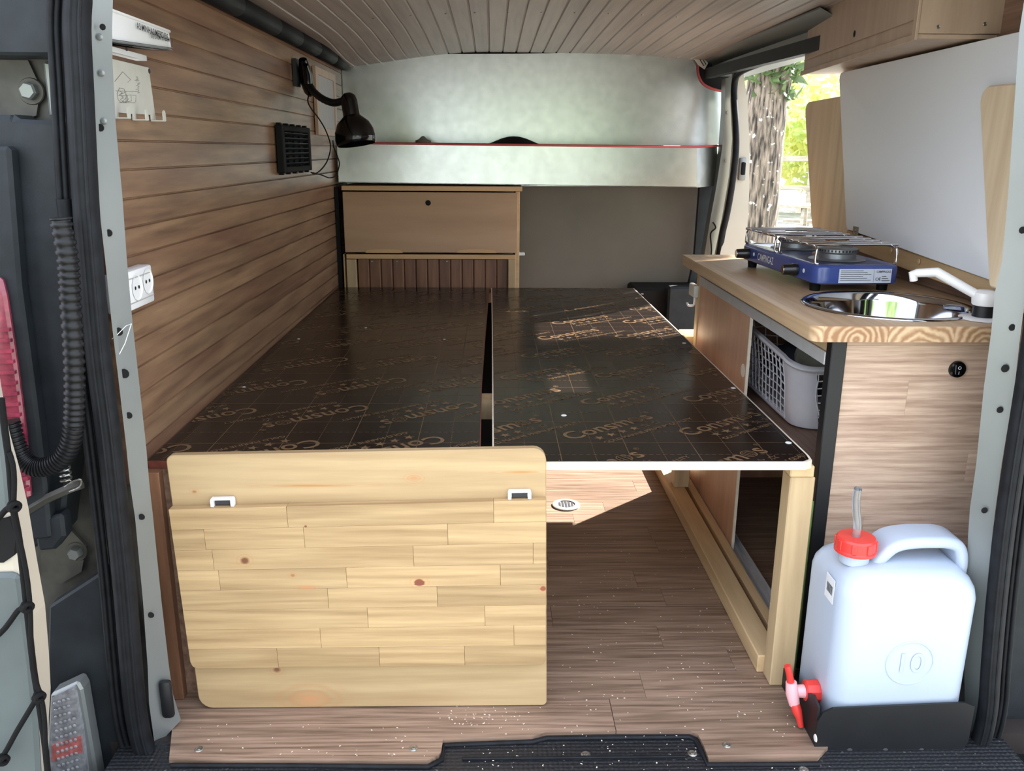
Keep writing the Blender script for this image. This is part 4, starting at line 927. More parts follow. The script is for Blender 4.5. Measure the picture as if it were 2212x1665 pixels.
p = P(1605, 800, X=XK+.0025); lathe('finger_hole', [(0, .0004), (.012, .0004), (.0165, .0004), (.0165, 0)], p, 'edgewhite', sd, (-1, 0, 0), 20)
sd2 = box('sliding_door', (XK+.018, XK+.024), (2.02, YK1-.034), (.016, ZK-.053), 'plypink', kc, .0006)
box('side_shelf', (0.580, 0.70), (YK1+.0005, 2.57), (0.43, 0.452), 'battenX', kc, 0.004, 2)
cp = box('corner_post', (XK, XK+.027), (YK0, YK0+.025), (0.0005, ZK), 'blackm', kc, .0015)
box('inner_floor', (XK+.036, .98), (YK0+.02, YK1-.014), (0.0005, .006), 'floor', kc, 0)
box('shelf', (XK+.04, .975), (YK0+.022, YK1-.015), (.372, .386), 'innervinyl', kc, .001)
box('back_panel', (.976, .984), (YK0+.02, YK1-.013), (0.0005, ZK), 'innervinyl', kc, 0)
ep = thing('end_panel', 'light oak planked end panel', None, (0.80, YK0+.012, 0.3)); under(ep, kc)
box('backing', (XK+.028, .978), (YK0+.0105, YK0+.0195), (0.0005, ZK), 'floorback', ep, 0)
zz = 0.0008; ri = 0
while zz < ZK-.003:
    h_ = min(.0655, ZK-.0005-zz); cuts = [XK+.028, .978]
    c_x = [.86, .72, None, .80, .70, None, .88, None, .75, .9, None][ri % 11]
    if c_x: cuts.insert(1, c_x)
    for a, b in zip(cuts, cuts[1:]): box('plank', (a+.0001, b-.0001), (YK0+.004, YK0+.0102), (zz+.0001, zz+h_-.0001), 'endvinyl', ep, .0002)
    zz += h_; ri += 1
p = P(2067, 797, Y=YK0+.0035)
sw = lathe('rocker_switch', [(0, .002), (.0105, .002), (.0115, .005), (.0145, .0045), (.0155, 0)], p, 'blackp', kc, (0, -1, 0), 28)
bm = bmesh.new(); t = bmesh.new(); addbox(t, (-.006, .006), (-.0095, .0095), (0, .005), .001); merge(bm, t, basis(p+Vector((0, -.002, 0)), (1, 0, 0), (0, .12, 1))); rk = fin('rocker', bm, 'blackp', sw)
bm = bmesh.new(); merge(bm, text_bm('O', .008, 0), basis(p+Vector((-.003, -.0083, .0012)), (1, 0, 0), (0, 0, 1))); merge(bm, text_bm('I', .008, 0), basis(p+Vector((-.001, -.0083, -.008)), (1, 0, 0), (0, 0, 1))); fin('marking', bm, 'inkwhite', sw)
# worktop with the sink cut-out
SX, SY, SR = 0.778, 1.630, 0.150
bm = bmesh.new()
olw = [(x_, y_) for x_, y_ in rrect(.556, .984, 1.424, 2.468, (.022, .0, .0, .006), 6)]
z1 = .695; z0 = .667
def ring_edges(pts, zz):
    vv = [bm.verts.new((x_, y_, zz)) for x_, y_ in pts]; return [bm.edges.new((vv[i], vv[(i+1) % len(vv)])) for i in range(len(vv))]
circ = [(SX+SR*math.cos(2*PI*k/40), SY+SR*math.sin(2*PI*k/40)) for k in range(40)]
es = ring_edges(olw, z0)+ring_edges(circ, z0)
fs_ = bmesh.ops.triangle_fill(bm, use_beauty=True, use_dissolve=False, edges=es)
ex = bmesh.ops.extrude_face_region(bm, geom=[g for g in fs_['geom'] if isinstance(g, bmesh.types.BMFace)])
bmesh.ops.translate(bm, verts=[g for g in ex['geom'] if isinstance(g, bmesh.types.BMVert)], vec=(0, 0, z1-z0))
wt = fin('worktop', bm, 'worktop', None, 30, False)
tag(wt, 'glued pine worktop with rounded corner carrying stove and round sink', 'worktop')
# rails behind the worktop
bs = thing('splash_rail', 'low brown skirting and pale pine rail behind the worktop', 'rail', (.95, 1.95, .696))
plate('skirting', [(.978, 1.44, .696), (.978, 2.46, .696), (.978, 2.46, .79), (.978, 1.44, .79)], (.006, 0, 0), 'innervinyl', bs)
rq = [P(1838, 520, X=.945), P(2165, 640, X=.925), P(2165, 612, X=.925), P(1832, 492, X=.945)]
rq = [Vector((.945, 2.26, .742)), Vector((.93, 1.42, .715)), Vector((.93, 1.42, .752)), Vector((.945, 2.26, .786))]
pr_ = plate('pine_rail', rq, (.022, 0, 0), 'rail_pine', bs, .002)
for a, b in ((1925, 533), (1985, 557), (2048, 585)): lathe('dowel', [(0, .0012), (.005, .001), (.006, 0)], P(a, b+8, X=.935), 'rail_pine', pr_, (-1, 0, 0), 12)
# folded white panel with pine ends
wp = thing('white_flap_panel', 'large white laminate flap panel standing upright behind the stove', 'panel', (.94, 2.0, .76))
c4 = [P(1812, 158, X=.936), P(2230, 62, X=.936), P(2185, 622, X=.918), P(1828, 494, X=.936)]
q0, q1, q2, q3 = c4
n4 = []
W4, H4 = (q1-q0).length, (q3-q0).length
for u, v in rrect(0, W4, 0, H4, (.022, .005, .005, .012), 5): n4.append(bil([q0, q1, q2, q3], u/W4, v/H4))
plate('board', n4, (.012, 0, 0), 'whiteboard', wp, .001)
p = P(1848, 508, X=.934); hg = box('hinge', (.932, .9355), (p.y-.016, p.y+.016), (p.z-.02, p.z+.022), 'screw', wp, .0006)
for dz in (-.012, .012): lathe('hinge_screw', [(0, .0012), (.003, .001), (.0035, 0)], (.9318, p.y, p.z+dz), 'screw', hg, (-1, 0, 0), 8)
pe = thing('pine_flap_board', 'rounded pine board standing beyond the white flap panel by the doorway', 'board', (.96, 2.45, .70))
q = [P(1738, 222, X=.955), P(1830, 205, X=.955), P(1836, 524, X=.955), P(1755, 512, X=.955)]
W4, H4 = (q[1]-q[0]).length, (q[3]-q[0]).length
plate('board', [bil(q, u/W4, v/H4) for u, v in rrect(0, W4, 0, H4, (.04, .002, .002, .06), 7)], (.016, 0, 0), 'pinev', pe, .0012)
box('prop', (.958, .972), (2.36, 2.40), (.696, .80), 'pinev', pe, .001)
pf = thing('pine_side_board', 'rounded pine board resting on the white flap panel near the right pillar', 'board', (.90, 1.5, .70))
q = [P(2114, 186, X=.912), P(2240, 160, X=.912), P(2200, 640, X=.898), P(2150, 628, X=.898)]
q = [Vector((.910, P(2116, 186, X=.912).y, P(2116, 186, X=.912).z)), Vector((.912, 1.42, 1.10)), Vector((.898, 1.42, .753)), Vector((.898, P(2145, 560, X=.898).y, .753))]
W4, H4 = (q[1]-q[0]).length, (q[3]-q[0]).length
plate('board', [bil(q, u/W4, v/H4) for u, v in rrect(0, W4, 0, H4, (.04, .002, .002, .01), 7)], (.018, 0, 0), 'pinev', pf, .003)
# upper cabinet
uc = thing('overhead_cabinet', 'plywood overhead cabinet on the right wall above the white panel', 'cabinet', (.90, 2.1, 1.2))
a0, a1 = P(1734, 160, Z=1.2), P(1977, 83, Z=1.2)
e1 = P(2165, 62, Y=a1.y)
TOPZ = 1.385
bm = bmesh.new(); prism(bm, [(a0.x, a0.y, 1.2), (a1.x, a1.y, 1.2), (1.03, a1.y, 1.2), (1.03, a0.y, 1.2)], (0, 0, .008)); fin('bottom_board', bm, 'plycab', uc)
dv = (a1-a0).normalized(); nv = Vector((dv.y, -dv.x, 0)); nv = nv if nv.x < 0 else -nv
F = lambda x_, y_: (lambda d: CC+d*((a0-CC).dot(nv)/d.dot(nv)))(CR @ Vector(((x_-1106)/FPX, -(y_-832.5)/FPX, -1)))
def fplate(name, u0, u1, za, zb2, th, mat, par, off=0.0, bev=.0008):
    p_ = [a0+dv*u0+nv*off, a0+dv*u1+nv*off]
    return plate(name, [Vector((p_[0].x, p_[0].y, za)), Vector((p_[1].x, p_[1].y, za)), Vector((p_[1].x, p_[1].y, zb2)), Vector((p_[0].x, p_[0].y, zb2))], nv*th, mat, par, bev)
LU = (a1-a0).length
fplate('front_frame', 0, LU, 1.2085, TOPZ, -.012, 'plycab', uc, -.0015)
fplate('bottom_lip', -.01, LU, 1.196, 1.2085, .004, 'plycab', uc, 0)
drr = fplate('flap_door', .03, LU-.002, 1.235, TOPZ-.004, .0045, 'plycab', uc, 0)
hh_ = F(1850, 73); lathe('finger_hole', [(0, .0006), (.007, .0006), (.008, 0)], hh_+nv*.0046, 'holemat', drr, nv, 14)
box('end_board', (a1.x, 1.03), (a1.y-.010, a1.y), (1.2085, TOPZ), 'plycab', uc, .001)
box('far_board', (a0.x+.014, 1.03), (a0.y-.012, a0.y), (1.2085, TOPZ), 'plycab', uc, .001)
box('corner_strip', (a1.x-.0065, a1.x-.0005), (a1.y-.012, a1.y+.004), (1.196, TOPZ), 'plycab', uc, .001)
for a, b in ((2027, 58), (2128, 52)): screw(P(a, b, Y=a1.y-.0102), (0, -1, 0), .004, uc)
fplate('top_trim', .01, .12, 1.335, 1.35, .008, 'plycab', drr, .005)
# adhesive hook on the sliding door
ah = thing('adhesive_hook', 'white adhesive hook stuck on the sliding kitchen door', 'hook', P(1505, 655, X=XK+.003))
p = P(1504, 627, X=XK+.002)
box('pad', (p.x-.016, p.x+.0006), (p.y-.036, p.y+.03), (p.z-.017, p.z+.019), 'hooksteel', ah, .005, 2)
tube('hook', smooth_path([(p.x-.008, p.y-.018, p.z-.012), (p.x-.008, p.y-.018, p.z-.036), (p.x-.012, p.y-.016, p.z-.043), (p.x-.024, p.y-.014, p.z-.043), (p.x-.028, p.y-.014, p.z-.034)], 3), .0032, 'white', ah, 8)
# laundry basket
lbk = thing('laundry_basket', 'pale grey plastic mesh laundry basket on the cabinet shelf', 'basket', (.78, 1.93, .3865))
BX = (.646, .93); BY = (1.745, 2.22); zb0, zr = .3875, .575
def bring(ins, zz, n=10, r=.05): return [Vector((x_, y_, zz)) for x_, y_ in rrect(BX[0]+ins, BX[1]-ins, BY[0]+ins, BY[1]-ins, r, n)]
bm = bmesh.new(); lev = [0, .03, .965, 1]
def bins(t): return .03*(1-t)
def dip(p, t):   # rim dips towards the ends
    return p+Vector((0, 0, -.035*t*max(0, 1-(p.y-BY[0])/.16)**1.5))
loft(bm, [[dip(p, t) for p in bring(bins(t)+o_, zb0+(zr-zb0)*t)] for t, o_ in ((.93, .0), (.93, -.006), (.97, -.009), (1.0, -.006), (1.0, .002), (.93, .004))], False)
fin('rim', bm, 'basket', lbk, 50)
bm = bmesh.new(); loft(bm, [bring(.034, zb0), bring(.030, zb0+.003), bring(.029, zb0+.02), bring(.033, zb0+.02), bring(.036, zb0+.004)], True); fin('base', bm, 'basket', lbk, 40)
# solid rounded corners
def wallpiece(pts2, t0, t1):
    b_ = bmesh.new(); rows_ = []
    for s, o_ in ((0, 0), (1, .0025)):
        for t in ((t0, .3*t0+.7*t1, t1) if s == 0 else (t1, .3*t0+.7*t1, t0)): rows_.append([dip(Vector((x_+o_*nx, y_+o_*ny, zb0+(zr-zb0)*t)), t)+Vector((-nx*bins(1)*0, 0, 0)) for (x_, y_, nx, ny) in [q_(t) for q_ in pts2]])
    loft_open(b_, rows_); return b_
def loft_open(b_, rows_):
    R = [[b_.verts.new(p_) for p_ in r] for r in rows_]; R.append(R[0])
    for a, b in zip(R, R[1:]):
        for k in range(len(a)-1): b_.faces.new((a[k], a[k+1], b[k+1], b[k]))
def peri(sidx, f):
    """point on the tapered wall: side sidx (0 = -Y, 1 = +X, 2 = +Y, 3 = -X), f along it in metres from corner centre"""
    def g(t):
        i = bins(t); x0, x1, y0, y1 = BX[0]+i, BX[1]-i, BY[0]+i, BY[1]-i
        return {0: (x0+f, y0, 0, 1), 1: (x1, y0+f, -1, 0), 2: (x0+f, y1, 0, -1), 3: (x0, y0+f, 1, 0)}[sidx]
    return g
def corner(cx, cy, a0_, ex0, ey0):
    o = []
    for k in range(9):
        a = a0_+PI/2*k/8
        def g(t, a=a):
            i = bins(t); r = .05; x0, x1, y0, y1 = BX[0]+i, BX[1]-i, BY[0]+i, BY[1]-i
            px_ = (x0+r if cx == 0 else x1-r)+r*math.cos(a); py_ = (y0+r if cy == 0 else y1-r)+r*math.sin(a); return (px_, py_, -math.cos(a), -math.sin(a))
        o.append(g)
    return o
for cx, cy, a0_ in ((0, 0, PI), (1, 0, 1.5*PI), (1, 1, 0), (0, 1, .5*PI)):
    pc = corner(cx, cy, a0_, 0, 0)
    if (cx, cy) == (0, 0): pc = [peri(3, .065)]+pc+[peri(0, .052)]
    fin('corner', wallpiece(pc, 0.02, .95), 'basket', lbk, 50)
# mesh bars
def bar(pts, r): b_ = bmesh.new(); addtube(b_, pts, r, 6); return b_
def wpt(sidx, f, t):
    x_, y_, nx, ny = peri(sidx, f)(t); return dip(Vector((x_, y_, zb0+(zr-zb0)*t)), t)
for sidx, f0, f1, nb in ((3, .065, .42, 13), (0, .052, .235, 8), (1, .05, .42, 9), (2, .05, .235, 6)):
    bm = bmesh.new()
    for k in range(nb+1):
        f = f0+(f1-f0)*k/nb; addtube(bm, [wpt(sidx, f+.004*math.sin(t*9), t) for t in (.06, .2, .35, .5, .65, .8, .9)], .0016, 5)
    for j in range(8):
        t = .08+.80*j/7; addtube(bm, [wpt(sidx, f0+(f1-f0)*k/8, t+.012*math.sin(k*1.6)) for k in range(9)], .0016, 5)
    for t in (.06, .90): addtube(bm, [wpt(sidx, f0, t), wpt(sidx, f1, t)], .003, 5)
    o = fin('mesh_panel', bm, 'basket', lbk, 40)
# clothes in the basket
def lump(name, c, r, mat, label, seed):
    bm = bmesh.new(); bmesh.ops.create_icosphere(bm, subdivisions=4, radius=1)
    for v in bm.verts:
        d = v.co.normalized(); k = 1+.28*noise.noise(d*1.7+Vector((seed, 0, 0)))+.10*noise.noise(d*5+Vector((0, seed, 0)))
        v.co = Vector(c)+Vector((d.x*r[0]*k, d.y*r[1]*k, d.z*r[2]*k))
    o = fin(name, bm, mat, None, 60); tag(o, label, 'clothing'); return o
lump('cloth_bundle', (.775, 1.86, .535), (.07, .062, .075), 'cloth', 'crumpled grey green cloth heaped in the laundry basket', 2.0)
lump('dark_garment', (.785, 2.04, .462), (.072, .115, .058), 'clothdark', 'dark navy garment at the back of the laundry basket', 5.0)
gp = box('green_mat', (.583, .590), (1.42, 1.444), (.0005, .37), 'green', None, .001); gp.name = 'green_strip'
tag(gp, 'narrow green strip wedged between bed leg and black corner post', 'strip')
# ---- stove (local coordinates, turned a few degrees)
sv_ = thing('camping_stove', 'blue two burner camping stove with chrome grates on the worktop', 'stove', (.768, 2.012, .689)); ORG[sv_] = Vector()
sv_.rotation_euler = (0, 0, math.radians(3.6))
HX, HY = .0955, .232
def rr3(ins, zz, r=.03): return [Vector((x_, y_, zz)) for x_, y_ in rrect(-HX+ins, HX-ins, -HY+ins, HY-ins, max(.004, r-ins), 6)]
bm = bmesh.new(); loft(bm, [rr3(.004, .024), rr3(0, .027), rr3(0, .058), rr3(.002, .0625), rr3(.006, .065), rr3(.016, .066), rr3(.020, .0635)]); body = fin('body', bm, 'blue', sv_, 40)
for sx in (-1, 1):
    for sy in (-1, 1): lathe('foot', [(0, .0063), (.011, .0063), (.012, .02), (.014, .0245), (0, .0245)], (sx*.076, sy*.19, 0), 'black', sv_, (0, 0, 1), 14)
for sy in (-1, 1):
    c0 = (0.004, sy*.112, 0)
    bn = lathe('burner', [(0, .0645), (.062, .0645), (.060, .066), (.040, .068), (.040, .078), (.044, .082), (.044, .0885), (.040, .091), (.033, .092), (.031, .0895), (.012, .0895), (.010, .086), (0, .086)], c0, 'burner', sv_, (0, 0, 1), 36)
    bm = bmesh.new()
    for k in range(36):
        a = 2*PI*k/36; t = bmesh.new(); addbox(t, (.0435, .0455), (-.0016, .0016), (.083, .0875), 0); merge(bm, t, Matrix.Translation(c0) @ Matrix.Rotation(a, 4, 'Z'))
    fin('flame_ports', bm, 'inkdark', bn)
    # wire grate
    bm = bmesh.new(); zg = .100; y0_, y1_ = sy*.112-.098, sy*.112+.098
    for s in (-1, 1):
        addtube(bm, smooth_path([(s*.084, y0_-.004, .067), (s*.090, y0_+.0, .068), (s*.090, y0_, .085), (s*.088, y0_+.004, zg), (s*.086, y0_+.03, zg+.002), (s*.086, 0.5*(y0_+y1_), zg), (s*.086, y1_-.03, zg+.002), (s*.088, y1_-.004, zg), (s*.090, y1_, .085), (s*.090, y1_, .068), (s*.084, y1_+.004, .067)], 3), .0029, 8)
    for k in range(5):
        yy = y0_+.018+k*(y1_-y0_-.036)/4
        if k == 2:
            for s in (-1, 1): addtube(bm, [(s*.100, yy, zg+.005), (s*.028, yy, zg+.005)], .0029, 8)
        else: addtube(bm, [(-.100, yy, zg+.005), (.100, yy, zg+.005)], .0029, 8)
    fin('grate', bm, 'chrome', sv_, 60)
for yy in (-.135, .168):
    kn_ = lathe('knob', [(0, .034), (.010, .034), (.0115, .032), (.0125, .012), (.0135, .010), (.0135, .002), (0, .002)], (-HX, yy, .044), 'knob', sv_, (-1, 0, 0), 20)
    lathe('knob_face', [(0, .0348), (.0085, .0348), (.009, .034)], (-HX, yy, .044), 'chrome', kn_, (-1, 0, 0), 20)
    lathe('gas_mark', [(0, .0006), (.0045, .0006), (.005, 0)], (-HX, yy-.034, .046), 'inkwhite', sv_, (-1, 0, 0), 14)
tb = text_bm('CAMPINGAZ', .0245, .0003, 'CENTER'); bm = bmesh.new(); merge(bm, tb, basis((-HX-.0006, .055, .036), (0, -1, 0), (0, 0, 1)) @ Matrix.Diagonal((.72, 1, 1, 1))); fin('lettering', bm, 'inkwhite', sv_)
bm = bmesh.new(); addbox(bm, (-.045, .071), (-HY-.0008, -HY+.0002), (.028, .0575), 0); stk = fin('type_label', bm, 'sticker', sv_)
bm = bmesh.new(); f_ = basis((0, -HY-.0012, 0), (1, 0, 0), (0, 0, 1))
merge(bm, text_bm('CAMPINGAZ', .0066, .0001), f_ @ Matrix.Translation((.037, .0495, 0)) @ Matrix.Diagonal((.85, 1, 1, 1)))
merge(bm, text_bm('C\u20ac', .009, .0001), f_ @ Matrix.Translation((.036, .033, 0)))
for k in range(6):
    for a, b in ((-.042, .026-.009*(k % 3)),): 
        t = bmesh.new(); addbox(t, (a, b), (.0335+k*.004, .0345+k*.004), (0, .0002), 0); merge(bm, t, f_)
for k in range(3): t = bmesh.new(); addbox(t, (.050, .068-.004*k), (.032+k*.0045, .0332+k*.0045), (0, .0002), 0); merge(bm, t, f_)
t = bmesh.new(); addbox(t, (.0315, .0319), (.029, .0565), (0, .0002), 0); merge(bm, t, f_)
fin('label_print', bm, 'inkdark', stk)
# ---- sink
sk_ = thing('sink', 'round polished steel sink set into the worktop', 'sink', (SX, SY, .57))
lathe('bowl', [(.1625, .6955), (.162, .6975), (.157, .6992), (.150, .6985), (.1465, .695), (.143, .680), (.138, .640), (.125, .600), (.095, .578), (.03, .571), (0, .571)], (SX, SY, 0), 'steel', sk_, (0, 0, 1), 56, 60)
lathe('drain', [(0, .5735), (.012, .5735), (.013, .5745), (.026, .5755), (.028, .573)], (SX, SY, 0), 'steel', sk_, (0, 0, 1), 24)
# ---- folding tap
tp = P(2125, 688, Z=.696)
fcx, fcy = .892, 1.492
tpt = thing('tap', 'white folding plastic tap with dark collar beside the sink', 'tap', (fcx, fcy, .6955))
lathe('base_flange', [(0, .6958), (.040, .6958), (.041, .698), (.034, .700), (0, .700)], (fcx, fcy, 0), 'white', tpt, (0, 0, 1), 28)
lathe('collar', [(.0195, .7005), (.0195, .7205), (0, .7205)], (fcx, fcy, 0), 'blackm', tpt, (0, 0, 1), 24)
bm = bmesh.new(); loft(bm, [[Vector((x_+fcx, y_+fcy, zz)) for x_, y_ in rrect(-w_, w_, -w_, w_, r_, 5)] for w_, r_, zz in ((.0205, .019, .721), (.0215, .018, .723), (.0225, .016, .738), (.021, .014, .744), (.015, .012, .748))]); fin('head', bm, 'white', tpt, 40)
e0 = Vector((fcx-.012, fcy+.004, .737)); e1 = P(2024, 588, Y=1.535); e2 = P(1972, 590, Y=1.55); e3 = P(1974, 606, Y=1.55)
bm = bmesh.new(); addtube(bm, [e0, e0.lerp(e1, .5), e1-(e1-e0).normalized()*.008, e1, e1+(e2-e1)*.2, e2-(e2-e1)*.15, e2, e3], [.0085, .0088, .009, .009, .0085, .0078, .0078, .0072], 14); fin('spout', bm, 'white', tpt, 50)
# ================================================================== JERRYCAN in its holder
hd_ = thing('can_holder', 'black sheet metal tray holding the white water canister', 'holder', (.74, 1.25, 0))
YH = 1.222
o4 = [P(1772, 1640, Y=YH), P(1766, 1560, Y=YH), P(1778, 1540, Y=YH), P(1800, 1530, Y=YH), P(2085, 1518, Y=YH), P(2106, 1526, Y=YH), P(2092, 1600, Y=YH), P(2070, 1636, Y=YH)]
o4[0].z = o4[-1].z = -.028; o4[0].x = o4[1].x
plate('front_plate', o4, (0, .004, 0), 'blackm', hd_)
xl = o4[1].x
plate('side_plate', [(xl, YH+.0045, .0005), (xl, YH+.0045, .075), (xl, YH+.03, .082), (xl, YH+.07, .060), (xl, 1.44, .03), (xl, 1.44, .0005)], (.004, 0, 0), 'blackm', hd_)
box('base_plate', (xl+.005, .80), (YH+.0045, 1.442), (.0003, .003), 'blackm', hd_, 0)
for a in (1835, 1912, 1990): lathe('rivet', [(0, .003), (.004, .002), (.006, 0)], P(a, 1622, Y=YH-.0002), 'blackm', hd_, (0, -1, 0), 12)
lathe('screw_cap', [(0, .002), (.006, .0015), (.007, 0)], P(1762, 1594, X=xl-.0005), 'white', hd_, (-1, 0, 0), 12)
jc = thing('water_canister', 'translucent white ten litre water canister with red cap and red tap', 'canister', (.70, 1.32, .0033))
y0j, y1j = 1.232, 1.402
pl, prj = P(1748, 1500, Y=y0j), P(2082, 1500, Y=y0j)
xa, xb = .574+.012, .574+.012+.262
xa = P(1800, 1480, Y=y0j).x; xb = prj.x+.008
def jr(ins, zz, r=.034): return [Vector((x_, y_, zz)) for x_, y_ in rrect(xa+ins, xb-ins, y0j+ins, y1j-ins, r, 6)]
bm = bmesh.new()
loft(bm, [jr(.014, .0036, .022), jr(.004, .006, .03), jr(.0, .014), jr(0, .15), jr(0, .268), jr(.003, .285), jr(.010, .299), jr(.024, .311, .03), jr(.034, .315, .026)])
# handle: swept bridge over the right part of the can
ym = (y0j+y1j)/2
cyn = ym-.018; cxn = P(1850, 1165, Y=cyn).x
hx0, hx1 = cxn+.045, xb-.012
path = [(hx0-.014, .305), (hx0+.002, .325), (hx0+.02, .342), (hx0+.05, .349), (hx0+.09, .350), (hx1-.03, .349), (hx1-.012, .343), (hx1-.003, .328), (hx1, .306), (hx1-.002, .28)]
path = smooth_path([Vector((a, ym, b)) for a, b in path], 3)
rings_ = []
for i, p_ in enumerate(path):
    d = (path[min(i+1, len(path)-1)]-path[max(i-1, 0)]).normalized(); nrm = Vector((-d.z, 0, d.x))
    rings_.append([p_+nrm*a+Vector((0, b, 0)) for a, b in rrect(-.0105, .0105, -.034, .034, .010, 5)])
loft(bm, rings_)
cbody = fin('body', bm, 'hdpe', jc, 50)
lathe('neck', [(.024, .312), (.024, .345), (0, .345)], (cxn, cyn, 0), 'hdpe', jc, (0, 0, 1), 24)
cap_ = lathe('cap', [(.0285, .330), (.0345, .332), (.0345, .336), (.0325, .338), (.0325, .355), (.030, .3585), (0, .3585)], (cxn, cyn, 0), 'red', jc, (0, 0, 1), 30, 30)
for k in range(8):
    a = 2*PI*k/8+.3; bm = bmesh.new(); t = bmesh.new(); addbox(t, (.0315, .0345), (-.004, .004), (.338, .355), .001); merge(bm, t, Matrix.Translation((cxn, cyn, 0)) @ Matrix.Rotation(a, 4, 'Z')); fin('grip_rib', bm, 'red', cap_)
tbp = smooth_path([(cxn-.002, cyn, .352), (cxn-.001, cyn, .378), (cxn-.005, cyn+.002, .402), (cxn-.010, cyn-.002, .428), (cxn-.012, cyn-.008, .448)], 4)
bm = bmesh.new(); addtube(bm, tbp, .0066, 14, False); addtube(bm, tbp, .0052, 14, False); fin('vent_tube', bm, 'tube', jc, 60)
# embossed number in a ring
ec = P(1965, 1432, Y=y0j); bm = bmesh.new()
addtube(bm, [(ec.x+.040*math.cos(2*PI*k/40), y0j-.0002, ec.z+.040*math.sin(2*PI*k/40)) for k in range(41)], .0014, 6); merge(bm, text_bm('10', .052, .0004, 'CENTER'), basis((ec.x, y0j-.0012, ec.z-.017), (1, 0, 0), (0, 0, 1)))
fin('embossed_number', bm, 'hdpe', jc, 50)
p = P(1786, 1262, X=xa-.0004); bm = bmesh.new(); addbox(bm, (xa-.0006, xa+.0004), (y0j+.040, y0j+.075), (p.z-.022, p.z+.022), 0); bc = fin('barcode_label', bm, 'inkwhite', jc)
bm = bmesh.new()
for k in range(12):
    addbox(bm, (xa-.0009, xa-.0006), (y0j+.045+k*.002, y0j+.045+k*.002+(.0011 if k % 3 else .0006)), (p.z-.008, p.z+.008), 0)
fin('bars', bm, 'inkdark', bc)
# tap of the canister
tyy = min(1.37, max(1.27, P(1766, 1492, X=xa).y)); tz = P(1766, 1492, X=xa).z if tyy < 1.369 else P(1750, 1492, Y=tyy).z
tp2 = Vector((xa, tyy, tz))
tapp = thing('spigot', 'red and pink canister tap', None, tp2); under(tapp, jc)
lathe('nut', [(0, .024), (.017, .024), (.0195, .022), (.0205, .004), (.0205, .0003), (0, .0003)], tp2, 'red', tapp, (-1, 0, 0), 10, 30)
bm = bmesh.new(); addtube(bm, [tp2+Vector((-.0245, 0, 0)), tp2+Vector((-.038, 0, 0)), tp2+Vector((-.048, 0, .001))], [.012, .011, .011], 16)
addtube(bm, [tp2+Vector((-.050, -.002, .020)), tp2+Vector((-.047, -.004, 0)), tp2+Vector((-.042, -.008, -.022))], [.0095, .0115, .0095], 14); fin('valve_body', bm, 'pink', tapp, 50)
bm = bmesh.new(); addtube(bm, [tp2+Vector((-.051, -.002, .0205)), tp2+Vector((-.054, -.002, .034)), tp2+Vector((-.059, 0, .052))], [.0065, .006, .0058], 12); fin('outlet', bm, 'red', tapp, 50)
bm = bmesh.new(); addtube(bm, [tp2+Vector((-.042, -.010, -.020)), tp2+Vector((-.039, -.014, -.030)), tp2+Vector((-.035, -.018, -.042)), tp2+Vector((-.031, -.020, -.058))], [.0085, .009, .006, .005], 12); fin('lever', bm, 'red', tapp, 50)
# crumbs of sawdust on the floor
rs = random.Random(21); V, F_ = [], []
for i in range(420):
    if i < 70: c = P(rs.gauss(1040, 55), rs.gauss(1552, 14), Z=.0003)
    elif i < 300: c = P(rs.uniform(1190, 1720), rs.uniform(1150, 1600), Z=.0003)
    elif i < 340: c = P(rs.uniform(420, 940), rs.uniform(1560, 1635), Z=.0003)
    else:
        c = P(rs.uniform(980, 1720), rs.uniform(1606, 1662), Z=-.0068)
    a = rs.uniform(0, PI); l = rs.uniform(.0006, .0019); wd_ = l*rs.uniform(.3, .7); k = len(V); ca, sa = math.cos(a), math.sin(a)
    for dx_, dy_, dz_ in ((-l, -wd_, 0), (l, -wd_, 0), (l, wd_, 0), (-l, wd_, 0), (0, 0, .0007)): V.append(c+Vector((dx_*ca-dy_*sa, dx_*sa+dy_*ca, dz_)))
    F_ += [(k, k+1, k+4), (k+1, k+2, k+4), (k+2, k+3, k+4), (k+3, k, k+4), (k+3, k+2, k+1, k)]
me = bpy.data.meshes.new('sawdust'); me.from_pydata(V, [], F_); o = link_mesh('sawdust', me, 'edgewhite', None, (0, 0, 0))
tag(o, 'pale sawdust crumbs scattered over the floor and sill mat', 'sawdust', kind='stuff')
# ================================================================== OUTSIDE
gr = box('ground', (-60, 60), (-60, 60), (-.60, -.55), 'grass', None, 0); gr.name = 'ground'
tag(gr, 'sunlit grass around the van', kind='structure')
def trunk(bm, base_, top, r0, r1, n=14, seg=18, wob=.03):
    base_, top = Vector(base_), Vector(top)
    addtube(bm, [base_.lerp(top, k/n)+Vector((wob*math.sin(k*.9), wob*math.cos(k*.7), 0)) for k in range(n+1)], [r0+(r1-r0)*k/n for k in range(n+1)], seg)
def leaves(n, centre, rad, size, seed):
    r = random.Random(seed); V, F_ = [], []
    for i in range(n):
        while True:
            d = Vector((r.uniform(-1, 1), r.uniform(-1, 1), r.uniform(-1, 1)))
            if .35 < d.length < 1: break
        c = Vector(centre)+Vector((d.x*rad[0], d.y*rad[1], d.z*rad[2])); u = Vector((r.uniform(-1, 1), r.uniform(-1, 1), r.uniform(-1, 1))).normalized(); v = u.orthogonal().normalized()
        s = size*r.uniform(.6, 1.3); k = len(V)
        V += [c-u*s, c-v*s*.45, c+u*s, c+v*s*.45]; F_.append((k, k+1, k+2, k+3))
    return V, F_
